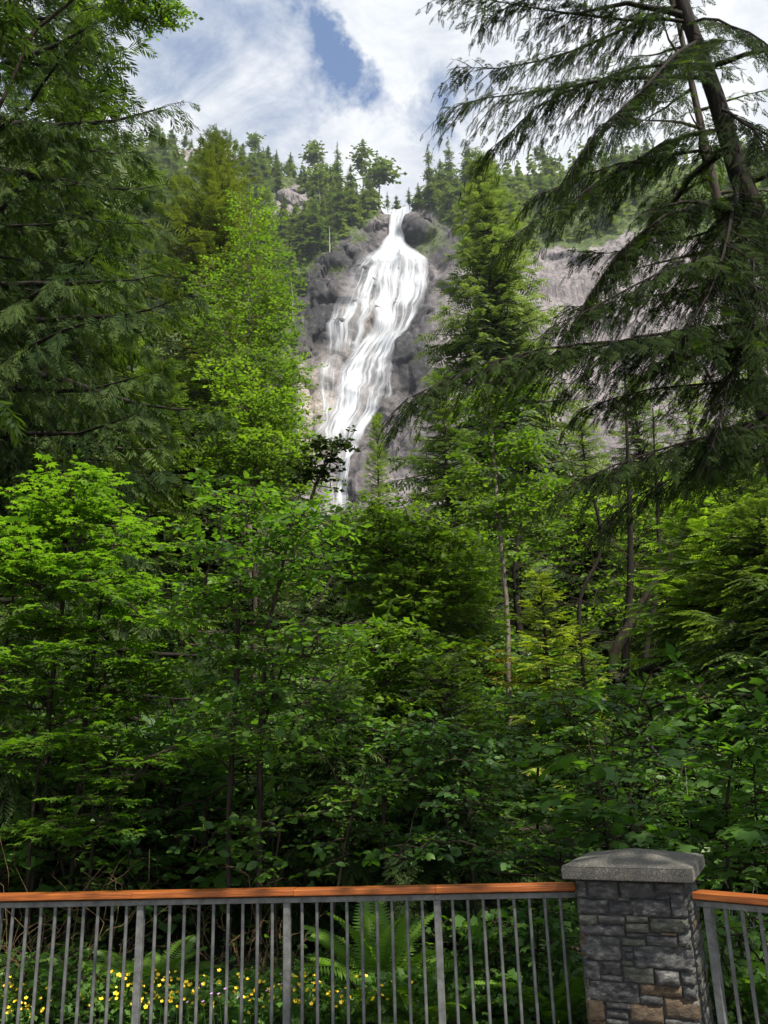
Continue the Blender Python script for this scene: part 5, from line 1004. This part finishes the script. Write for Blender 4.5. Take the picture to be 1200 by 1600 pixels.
def flower(mt, petals, pr, h, seed):
    r = np.random.default_rng(seed); parts = []; t = np.linspace(0, 1, 5); P = np.stack([np.sin(t * 1.2) * .03 * r.normal(), np.sin(t) * .03 * r.normal() + t * 0, t * h]) if False else np.stack([t * .04 * r.normal(), t ** 2 * .05 * r.normal(), t * h], 1)
    v, f = tubes(P[None], np.full((1, 5), .0022), 3); parts.append((v, f)); ns = len(f); top = P[-1]; q = []
    tl = nrm(np.array([r.normal(0, .35), -.35 + r.normal(0, .3), 1.0])); ax = nrm(np.cross(tl, [1, 0, 0])); ay = np.cross(tl, ax)
    for k in range(petals):
        a = k * 2 * np.pi / petals; d = ax * math.cos(a) + ay * math.sin(a); q.append(kite(top, top + d * pr + tl * pr * .45, pr * .46, tl))
    pv = np.array(q).reshape(-1, 3); V, F = joinVF([(v, f), (pv, np.arange(len(pv)).reshape(-1, 4))]); me = mesh_np('bloom', V, F, [M['fern'], mt], mi=np.r_[np.zeros(ns), np.ones(petals)]); return me
BC = [flower(m_y, 5, .021, h, i) for i, h in enumerate((.34, .40, .30, .44))]; VF_ = [flower(m_v, 5, .013, h, 9 + i) for i, h in enumerate((.36, .44))]
fc = [(40, 1540), (20, 1575), (70, 1590), (110, 1590), (150, 1585), (190, 1540), (200, 1522), (230, 1535), (240, 1555), (260, 1550), (285, 1545), (310, 1560), (330, 1575), (300, 1590), (380, 1560), (395, 1545), (400, 1580), (440, 1550), (470, 1545), (485, 1540), (500, 1570), (530, 1560), (540, 1590), (560, 1550), (590, 1560), (610, 1575), (470, 1590), (440, 1595)]
n = 0
while n < 265:
    c_ = fc[r.integers(len(fc))]; a_, b_ = c_[0] + r.normal(0, 26), c_[1] + r.normal(0, 22)
    if a_ > 655 or b_ < 1508: continue
    hgt_ = (.34, .40, .30, .44)[n % 4]; s = r.uniform(.65, 1.0)
    p = atz(a_, b_, hgt_ * s + .02)
    if p[1] < 6.85 or p[1] > 9.4: continue
    o = obj('buttercup', BC[n % 4], None, (p[0], p[1], gz(p[0], p[1]) - .01)); o.scale = (s * r.uniform(.85, 1.15),) * 2 + (s,); o.rotation_euler = (0, 0, r.uniform(-.8, .8)); n += 1
    zone = 'left of the first thick railing post' if p[0] < at(222, 1560, p[1])[0] else ('between the first and second thick railing posts' if p[0] < at(452, 1560, p[1])[0] else 'between the second and third thick railing posts')
    tag(o, 'yellow buttercup blooming behind the bars ' + zone, 'flower', 'buttercups ' + zone)
for i in range(22):
    a_, b_ = [(180, 1480), (60, 1490), (300, 1565), (350, 1580), (490, 1570), (420, 1575)][i % 6]; a_ += r.normal(0, 25); b_ += r.normal(0, 14); h_ = (.36, .44)[i % 2]; p = atz(a_, b_, h_ * .9)
    if not 6.85 < p[1] < 9.0: a_, b_ = a_, 1560 + r.normal(0, 12); p = atz(a_, b_, h_ * .9)
    o = obj('violet_wildflower', VF_[i % 2], None, (p[0], p[1], gz(p[0], p[1]))); tag(o, 'tiny pale violet wildflower among the buttercup leaves', 'flower', 'tiny violet wildflowers behind the railing')
# dry twigs
def tangle(name, cx_, cy_, Y, w_, h_, n, label, seed, m='dry', rad=.004):
    r = np.random.default_rng(seed); c_ = at(cx_, cy_, Y); P = []
    for i in range(n):
        p0 = c_ + np.array([r.uniform(-w_, w_), r.uniform(-.3, .3), 0]); p0[2] = gz(p0[0], p0[1]); d = nrm(np.array([r.normal(0, .5), r.normal(0, .3), 1.2])); l = r.uniform(.5, 1.0) * h_
        k = np.cumsum(r.normal(0, .10, (7, 3)), 0); q = p0 + (d + k) * (l * np.linspace(0, 1, 7))[:, None]; P.append(q)
        for j in range(2): i0 = r.integers(2, 6); d2 = nrm(d + r.normal(0, .9, 3)); P.append(q[i0] + (d2 + np.cumsum(r.normal(0, .1, (7, 3)), 0)) * (l * .35 * np.linspace(0, 1, 7))[:, None])
    v, f = tubes(np.array(P), np.repeat(np.linspace(rad, rad * .35, 7)[None], len(P), 0), 4); tag(obj(name, mesh_np(name, v, f, M[m], smooth=True)), label, 'dry twigs', kind='stuff')
tangle('dry_brush', 60, 1450, 7.8, .65, 1.25, 26, 'tangle of dry tan twigs rising over the left end of the railing', 31)
tangle('dry_brush', 440, 1500, 8.4, .5, .9, 16, 'thin brown dead stems in the dark gap behind the middle railing', 32, rad=.005)
tangle('dry_brush', 330, 1450, 8.6, .5, 1.1, 8, 'few bare brown stems behind the railing left of the forked stems', 33)
tangle('dry_brush', 1060, 1300, 8.6, .6, 1.3, 14, 'sparse grey dead twigs behind the pillar cap', 34, m='snag')

# ------------------------------------------------------------------ railing
m_wood = simple('stained_handrail_wood', (0.12, 0.028, 0.006), .5, col2=(0.40, 0.115, 0.018), scale=7, stretch=(.6, 14, 14), bump=.5, bd=.002, spec=.4, ramp=(.3, .7))
m_gal = simple('galvanised_steel', (0.055, 0.056, 0.054), .5, metal=.08, col2=(0.17, 0.172, 0.165), scale=16, bump=.15, bd=.001, ramp=(.3, .72))
m_gal2 = simple('galvanised_bar', (0.05, 0.051, 0.05), .5, metal=.08, col2=(0.15, 0.152, 0.147), scale=9, stretch=(1, 1, .5), ramp=(.3, .7))
def box(name, p0, p1, w_, h_, m, parent, bev=.003, up=0.0):
    """bar from p0 to p1, width across, height in z (or across when vertical)"""
    p0, p1 = np.array(p0, float), np.array(p1, float); d = p1 - p0; Lg = np.linalg.norm(d); X = d / Lg
    Zr = np.array([0, 0, 1.]) if abs(X[2]) < .9 else RDIR; Yv = nrm(np.cross(Zr, X)); Zv = np.cross(X, Yv)
    a, b_ = w_ / 2, h_ / 2; prof = [(-a + bev, -b_), (a - bev, -b_), (a, -b_ + bev), (a, b_ - bev), (a - bev, b_), (-a + bev, b_), (-a, b_ - bev), (-a, -b_ + bev)]
    V = [Yv * q[0] + Zv * q[1] for q in prof]; mid = (p0 + p1) / 2
    Vv = [tuple(v - X * Lg / 2) for v in V] + [tuple(v + X * Lg / 2) for v in V]
    Fc = [(i, (i + 1) % 8, 8 + (i + 1) % 8, 8 + i) for i in range(8)] + [tuple(range(7, -1, -1)), tuple(range(8, 16))]
    me = bpy.data.meshes.new(name)
    loc = mid - np.array(parent.location)
    # mesh in a frame that has X along the bar so that the wood grain follows it
    B = np.stack([X, Yv, Zv]); Vl = [tuple(B @ np.array(v)) for v in Vv]
    me.from_pydata(Vl, [], Fc); me.materials.append(m); o = bpy.data.objects.new(name, me); C.objects.link(o); o.parent = parent
    o.matrix_basis = Matrix(((X[0], Yv[0], Zv[0], loc[0]), (X[1], Yv[1], Zv[1], loc[1]), (X[2], Yv[2], Zv[2], loc[2]), (0, 0, 0, 1))); return o
ZT = 1.07
def railing(A, B_, posts, picks, joints, label, rise=0):
    global RDIR
    A = np.array(A); B_ = np.array(B_); d = B_ - A; Lg = np.linalg.norm(d); u = d / Lg; RDIR = u
    e = empty('railing', A * np.array([1, 1, 0])); tag(e, label, 'railing'); P = lambda s, z: np.array([A[0] + u[0] * s, A[1] + u[1] * s, z + 0 * s])
    jj = [0] + list(joints) + [Lg]
    for a_, b_ in zip(jj[:-1], jj[1:]):
        dz = float(rng.normal(0, .0012)); o = box('handrail_board', P(a_ + .0015, ZT - .021 + dz), P(b_ - .0015, ZT - .021 + dz), .14, .042, m_wood, e, .005)
        g = box('gap_shade_strip', P(a_ + .003, ZT - .049), P(b_ - .003, ZT - .049), .10, .008, M['twig'], e, .001)  # solid dark bar: shade of the gap under the board, put in as colour
    pj = [0] + [s for s in posts] + [Lg]; pj = sorted(set(round(x, 4) for x in pj))
    box('top_channel', P(0.0, ZT - .073), P(Lg, ZT - .073), .05, .040, m_gal, e)
    box('bottom_channel', P(0.0, .12), P(Lg, .12), .045, .035, m_gal, e)
    for s in posts: box('post', P(s, 0.0), P(s, ZT - .094), .05, .052, m_gal, e, .004)
    for s in posts: box('bracket', P(s - .012, ZT - .0735) , P(s + .012, ZT - .0735), .056, .034, m_gal, e, .004)
    me = None
    for s in picks:
        if me is None:
            o = box('picket', P(s, .138), P(s, ZT - .0935), .022, .022, m_gal2, e, .005); me = o
        else:
            o = me.copy(); C.objects.link(o); o.parent = e; q = P(s, (.138 + ZT - .0935) / 2) - np.array(e.location); mb = me.matrix_basis.copy(); mb.translation = tuple(q); o.matrix_basis = mb
q1, q2, q3 = [atz(*p, ZT) for p in ((222, 1393), (452, 1388.5), (682, 1384))]
u = nrm(q3 - q1); sp = np.linalg.norm(q3 - q1) / 2; A0 = q1 - u * sp * 2.6; endL = atz(897, 1380, ZT); Lg = (endL - A0) @ u
posts = [sp * (k + .6) for k in range(0, 5) if sp * (k + .6) < Lg - .05]; picks = [sp * .6 + sp / 10 * i for i in range(-5, 60) if i % 10 != 0 and 0.03 < sp * .6 + sp / 10 * i < Lg - .04]
jt = [((atz(p, q, ZT) - A0) @ u) for p, q in ((-20, 1398), (210, 1394), (461, 1388.5), (681, 1384))]
railing(A0, A0 + u * Lg, posts, picks, jt, 'long steel-barred railing with orange-brown wooden handrail, left of the pillar')
a2 = atz(1088, 1391.5, ZT); b2 = atz(1200, 1401, ZT); u2 = nrm(b2 - a2); s0 = ((atz(1104, 1392.5, ZT) - a2) @ u2)
railing(a2, a2 + u2 * 2.0, [s0, s0 + sp], [s0 + sp / 10 * i for i in range(1, 17) if i != 10], [1.35], 'short run of barred railing with orange-brown handrail, right of the pillar')

# ------------------------------------------------------------------ stone pillar
PC = np.array([1.72, 6.40]); TH = R(-25); UX = np.array([math.cos(TH), math.sin(TH), 0]); UYv = np.array([-math.sin(TH), math.cos(TH), 0]); HW = .355; BT = 1.125
def stone_mat(name, c1, c2, c3):
    m, nt, N, L = mat(name); o = N('ShaderNodeOutputMaterial'); p = N('ShaderNodeBsdfPrincipled'); p.inputs['Roughness'].default_value = .72; p.inputs['Specular IOR Level'].default_value = .35
    g = N('ShaderNodeTexCoord'); oi = N('ShaderNodeObjectInfo'); mp = N('ShaderNodeMapping'); mp.inputs['Scale'].default_value = (1, 1, 2.2); L(g.outputs['Object'], mp.inputs[0])
    n = N('ShaderNodeTexNoise'); n.inputs['Scale'].default_value = 16; n.inputs['Detail'].default_value = 9; n.inputs['Roughness'].default_value = .68; L(mp.outputs[0], n.inputs['Vector'])
    n.noise_dimensions = '4D'; w1 = N('ShaderNodeMath'); w1.operation = 'MULTIPLY'; w1.inputs[1].default_value = 40; L(oi.outputs['Random'], w1.inputs[0]); L(w1.outputs[0], n.inputs['W'])
    r_ = N('ShaderNodeValToRGB'); e = r_.color_ramp.elements; e[0].position = .36; e[0].color = (*c1, 1); e[1].position = .70; e[1].color = (*c3, 1); k = e.new(.52); k.color = (*c2, 1); L(n.outputs['Fac'], r_.inputs[0]); L(r_.outputs[0], p.inputs['Base Color'])
    v = N('ShaderNodeTexNoise'); v.inputs['Scale'].default_value = 38; v.inputs['Detail'].default_value = 7; v.inputs['Roughness'].default_value = .7; v.inputs['Distortion'].default_value = .6; L(mp.outputs[0], v.inputs['Vector'])
    b = N('ShaderNodeBump'); b.inputs['Strength'].default_value = 1; b.inputs['Distance'].default_value = .03; L(v.outputs['Fac'], b.inputs['Height']); L(b.outputs[0], p.inputs['Normal']); L(p.outputs[0], o.inputs[0]); return m
SM = [stone_mat('blue_grey_slate', (.034, .033, .032), (.105, .102, .098), (.35, .34, .32)), stone_mat('green_grey_stone', (.05, .052, .042), (.125, .125, .10), (.27, .265, .21)), stone_mat('rusty_brown_stone', (.06, .045, .032), (.13, .09, .055), (.24, .17, .10)), stone_mat('dark_stone', (.032, .031, .031), (.08, .078, .075), (.22, .213, .2))]
pil = empty('stone_pillar', (PC[0], PC[1], 0)); pil['label'] = 'square pillar of stacked rough grey stones with a pale pyramid cap, between the railings'; pil['category'] = 'pillar'
PO = np.array([PC[0], PC[1], 0])
def face_frame(k):
    a = TH + k * math.pi / 2; ux = np.array([math.cos(a), math.sin(a), 0]); n_ = np.array([math.sin(a), -math.cos(a), 0]); return ux, n_
def stone(u0, u1, w0, w1, k, m, D, rough, seed, label=None):
    r = np.random.default_rng(seed); ux, nn = face_frame(k); g = .0025; u0 += g; u1 -= g; w0 += g; w1 -= g
    if u1 - u0 < .015 or w1 - w0 < .008: return
    nu = int(np.clip((u1 - u0) / (.014 if k == 0 else .04), 5, 18)); nw = int(np.clip((w1 - w0) / (.012 if k == 0 else .03), 4, 13)); eu = min(.25, .005 / (u1 - u0)); ew = min(.25, .004 / (w1 - w0)); U, W = np.meshgrid(np.r_[0, np.linspace(eu, 1 - eu, nu - 2), 1], np.r_[0, np.linspace(ew, 1 - ew, nw - 2), 1])
    x = u0 + (u1 - u0) * U; z = w0 + (w1 - w0) * W
    ed = np.minimum(np.minimum(U, 1 - U) * (u1 - u0), np.minimum(W, 1 - W) * (w1 - w0)); ed = np.where(ed <= 1e-9, 0, .86 + .14 * np.clip(ed / .022, 0, 1))
    P3 = np.stack([x.ravel() * 14 + seed * 3.1, z.ravel() * 20, np.full(x.size, seed * 1.7)], 1); nz_ = fbm(P3, 4, seed).reshape(x.shape); rl = cells(P3 * .9, seed); fac = (rl[0][:, 2] * 0 + rl[3][:, 0] - .5 + rl[0][:, 0] * (rl[3][:, 1] - .5) * 1.5 + rl[0][:, 1] * (rl[3][:, 2] - .5) * 1.5).reshape(x.shape)
    d = -.03 + ed * (.03 + D + nz_ * rough * .7 + fac * rough + (W - .5) * r.normal(0, .006))
    jx = fbm(P3 * .5 + 9, 2, 4).reshape(x.shape) * .011; bd = (U == 0) | (U == 1) | (W == 0) | (W == 1)
    jit = np.where(bd, jx, 0)
    cxm, czm = (u0 + u1) / 2, (w0 + w1) / 2
    V = (ux[None] * ((x + jit - cxm).ravel())[:, None] + nn[None] * (d.ravel())[:, None]); V[:, 2] += (z + jit * .7 - czm).ravel()
    ii = np.arange(nw - 1)[:, None] * nu + np.arange(nu - 1)[None]; F = np.stack([ii, ii + 1, ii + nu + 1, ii + nu], -1).reshape(-1, 4)
    me = mesh_np('stone', V, F, m); o = obj('stone', me, pil, tuple(ux * cxm + nn * HW + np.array([0, 0, czm])))
    if label: o['label'] = label
def cpx(x, y):  # enlarged-crop reading of the front face -> (u, height)
    px, py = 850 + x / 3.4286, 1300 + y / 3.4286; d = ray(px, py); ux, nn = face_frame(0); c0 = PO + nn * (HW + .012); t = ((c0 - CAM) @ nn) / (d @ nn); P = CAM + d * t; return (P - PO) @ ux, P[2]
ST = [(165, 258, 227, 352, 0), (230, 258, 400, 362, 3), (402, 262, 590, 360, 3), (593, 268, 792, 334, 3), (385, 348, 462, 373, 1), (600, 336, 674, 364, 3), (178, 360, 342, 442, 0), (345, 374, 484, 446, 3), (466, 364, 682, 460, 0), (676, 336, 806, 463, 0),
      (182, 444, 284, 498, 1), (287, 448, 434, 494, 3), (436, 448, 560, 489, 1), (564, 464, 800, 542, 1), (188, 497, 434, 556, 0), (436, 489, 568, 541, 1), (438, 543, 546, 570, 3), (548, 543, 616, 560, 0), (618, 541, 712, 560, 2), (193, 558, 412, 690, 0), (414, 571, 546, 612, 1), (548, 560, 716, 612, 0), (718, 545, 812, 618, 0),
      (414, 614, 478, 644, 3), (432, 646, 482, 688, 0), (480, 616, 826, 740, 0), (414, 690, 482, 720, 1), (205, 690, 300, 797, 0), (302, 694, 414, 768, 3), (304, 770, 420, 802, 0), (422, 722, 590, 814, 1), (592, 742, 730, 830, 0), (732, 742, 838, 824, 0), (222, 804, 510, 918, 0), (512, 818, 742, 886, 2), (744, 828, 852, 906, 0),
      (232, 900, 325, 1015, 2), (328, 914, 466, 950, 0), (330, 952, 452, 1000, 0), (510, 876, 640, 925, 0), (642, 888, 872, 1010, 2), (454, 926, 640, 1030, 2), (330, 1002, 452, 1045, 3), (643, 1012, 884, 1060, 0)]
lo_ = 9; ks = 0
for i, (x0, y0, x1, y1, c_) in enumerate(ST):
    ym = (y0 + y1) / 2; u0 = cpx(x0, ym)[0]; u1 = cpx(x1, ym)[0]; w1 = cpx((x0 + x1) / 2, y0)[1]; w0 = cpx((x0 + x1) / 2, y1)[1]
    if u0 < -HW + .03: u0 = -HW - .006
    if u1 > HW - .035: u1 = HW + .006
    w1 = min(w1, BT - .002)
    if w1 - w0 > .008: stone(u0, u1, w0, w1, 0, SM[c_], rng.uniform(.006, .022), .026 if (y1 - y0) > 70 and c_ != 2 and y0 > 420 else .011, 100 + i)
    lo_ = min(lo_, w0)
zb = cpx(500, 1030)[1]
def courses(k, ztop, seed):
    r = np.random.default_rng(seed); z = .0
    while z < ztop - .01:
        h = r.choice([.035, .05, .065, .085, .105]); h = min(h, ztop - z); h = ztop - z if ztop - z - h < .02 else h; x = -HW - .006
        while x < HW:
            l = r.uniform(.09, .30); l = HW + .006 - x if HW - x - l < .06 else l
            if h > .08 and l > .12 and r.random() < .35: hh = h * r.uniform(.4, .6); stone(x, x + l, z, z + hh, k, SM[r.choice([0, 0, 3, 1])], r.uniform(.003, .012), .004, int(r.integers(9999))); stone(x, x + l, z + hh, z + h, k, SM[r.choice([0, 1, 3])], r.uniform(.003, .012), .004, int(r.integers(9999)))
            else: stone(x, x + l, z, z + h, k, SM[r.choice([0, 0, 0, 1, 2, 3], )], r.uniform(.004, .013), .005, int(r.integers(9999)))
            x += l
        z += h
courses(0, zb - .001, 1); courses(1, BT - .002, 2); courses(2, BT - .002, 3); courses(3, BT - .002, 4)
m_mort = simple('dark_mortar', (.03, .03, .03), .95, col2=(.07, .068, .065), scale=40, bump=.5)
core = bpy.data.meshes.new('mortar_core'); h_ = HW - .012
cv_ = [tuple(UX * sx * h_ + UYv * sy * h_ + np.array([0, 0, z])) for z in (-.2, BT) for sx, sy in ((-1, -1), (1, -1), (1, 1), (-1, 1))]
core.from_pydata(cv_, [], [(3, 2, 1, 0), (4, 5, 6, 7), (0, 1, 5, 4), (1, 2, 6, 5), (2, 3, 7, 6), (3, 0, 4, 7)]); core.materials.append(m_mort); obj('mortar_core', core, pil)
# cap
m, nt, N, L = mat('aggregate_concrete'); o = N('ShaderNodeOutputMaterial'); p = N('ShaderNodeBsdfPrincipled'); p.inputs['Roughness'].default_value = .9; L(p.outputs[0], o.inputs[0])
g = N('ShaderNodeTexCoord'); v = N('ShaderNodeTexVoronoi'); v.inputs['Scale'].default_value = 150; L(g.outputs['Object'], v.inputs['Vector']); n_ = N('ShaderNodeTexNoise'); n_.inputs['Scale'].default_value = 5; n_.inputs['Detail'].default_value = 7; L(g.outputs['Object'], n_.inputs['Vector'])
n3 = N('ShaderNodeTexNoise'); n3.inputs['Scale'].default_value = 110; n3.inputs['Detail'].default_value = 3; L(g.outputs['Object'], n3.inputs['Vector'])
c0 = ramp(v.outputs['Color'], [(0.2, (.06, .053, .043)), (.5, (.13, .118, .096)), (.85, (.31, .285, .24))]); c0 = mixc(ramp(n3.outputs['Fac'], [(.4, (0, 0, 0)), (.6, (1, 1, 1))]), c0, (.098, .088, .07)); c0 = mixc(ramp(n_.outputs['Fac'], [(.4, (0, 0, 0)), (.7, (.5, .5, .5))]), c0, (.07, .067, .06)); L(c0, p.inputs['Base Color'])
b = N('ShaderNodeBump'); b.inputs['Strength'].default_value = 1; b.inputs['Distance'].default_value = .004; L(n3.outputs['Fac'], b.inputs['Height']); L(b.outputs[0], p.inputs['Normal'])
CW = .428; n = 26; gu = np.linspace(-1, 1, n); U, W = np.meshgrid(gu, gu); apex = .075; ring = 1 - np.maximum(abs(U), abs(W)); z = 1.222 + apex * np.clip(ring, 0, 1)
z = z + fbm(np.stack([U.ravel() * 9, W.ravel() * 9, U.ravel() * 0], 1), 3, 3).reshape(U.shape) * .0018; edge = np.maximum(abs(U), abs(W)) > .999; z[edge] -= .006
sc = np.where(edge, 1.0, .992); V1 = UX * (U * CW * sc).ravel()[:, None] + UYv * (W * CW * sc).ravel()[:, None]; V1[:, 2] = z.ravel()
ii = np.arange(n - 1)[:, None] * n + np.arange(n - 1)[None]; F1 = np.stack([ii, ii + 1, ii + n + 1, ii + n], -1).reshape(-1, 4)
per = [i for i in range(n)] + [i * n + n - 1 for i in range(1, n)] + [(n - 1) * n + i for i in range(n - 2, -1, -1)] + [i * n for i in range(n - 2, 0, -1)]; mP = len(per); base = len(V1); rows = []
for kz, dz in enumerate((.01, .034, .06, .082, .088)):
    q = V1[per].copy(); q[:, 2] = 1.222 - dz; rad = 1.003 if kz in (1, 2, 3) else .996; q[:, :2] *= rad; q[:, :2] *= (1 + vnoise(q * 55 + kz * 4, 6) * .0035)[:, None]; rows.append(q)
V1 = np.vstack([V1] + rows); F2 = []
idx = [np.array(per)] + [base + mP * k + np.arange(mP) for k in range(5)]
for a_, b_ in zip(idx[:-1], idx[1:]): F2.append(np.stack([a_, np.roll(a_, -1), np.roll(b_, -1), b_], 1)[:, ::-1])
F2 = np.vstack(F2); bot = bpy.data.meshes.new('cap'); allF = [tuple(int(x) for x in f) for f in F1] + [tuple(int(x) for x in f) for f in F2] + [tuple(int(x) for x in idx[-1])]
bot.from_pydata([tuple(v_) for v_ in V1], [], allF); bot.materials.append(m); obj('cap', bot, pil)

# maple added out of view beside the path; its crown shades the railing
broad_obj('unseen_shade_maple', 97, [[(8.0, .6, 0), (7.4, 1.0, 5), (5.6, 2.0, 9), (4.0, 3.0, 11)], [(7.9, .6, 3), (7.9, 2.0, 8), (7.5, 3.5, 11)]],
          [((4.5, 2.8, 10.5), (3.6, 2.0, 1.4)), ((7.5, 3.2, 11.5), (3.0, 2.4, 1.6)), ((1.6, 3.2, 10.2), (2.4, 1.5, 1.0))],
          300, 'lobed', .24, M['maple'], M['bark'], 'unseen broad-crowned maple added beside the path to shade the railing', 'maple tree', per=6, spl=.6, flat=.7, r0=.2, lod=3)

# ------------------------------------------------------------------ thin valley haze
m = bpy.data.materials.new('air'); m.use_nodes = True; nt = m.node_tree; nt.nodes.clear(); o = nt.nodes.new('ShaderNodeOutputMaterial'); v = nt.nodes.new('ShaderNodeVolumePrincipled')
v.inputs['Density'].default_value = 0.0001; v.inputs['Color'].default_value = (.86, .92, 1, 1); v.inputs['Anisotropy'].default_value = .2; nt.links.new(v.outputs[0], o.inputs['Volume'])
hb = bpy.data.meshes.new('haze'); X0, X1, Y0, Y1, Z0, Z1 = -760, 760, -90, 1000, -8, 760
hb.from_pydata([(X0, Y0, Z0), (X1, Y0, Z0), (X1, Y1, Z0), (X0, Y1, Z0), (X0, Y0, Z1), (X1, Y0, Z1), (X1, Y1, Z1), (X0, Y1, Z1)], [], [(3, 2, 1, 0), (4, 5, 6, 7), (0, 1, 5, 4), (1, 2, 6, 5), (2, 3, 7, 6), (3, 0, 4, 7)]); hb.materials.append(m)
tag(obj('haze', hb), 'thin pale air that softens the far forest and cliff', 'haze', kind='stuff')
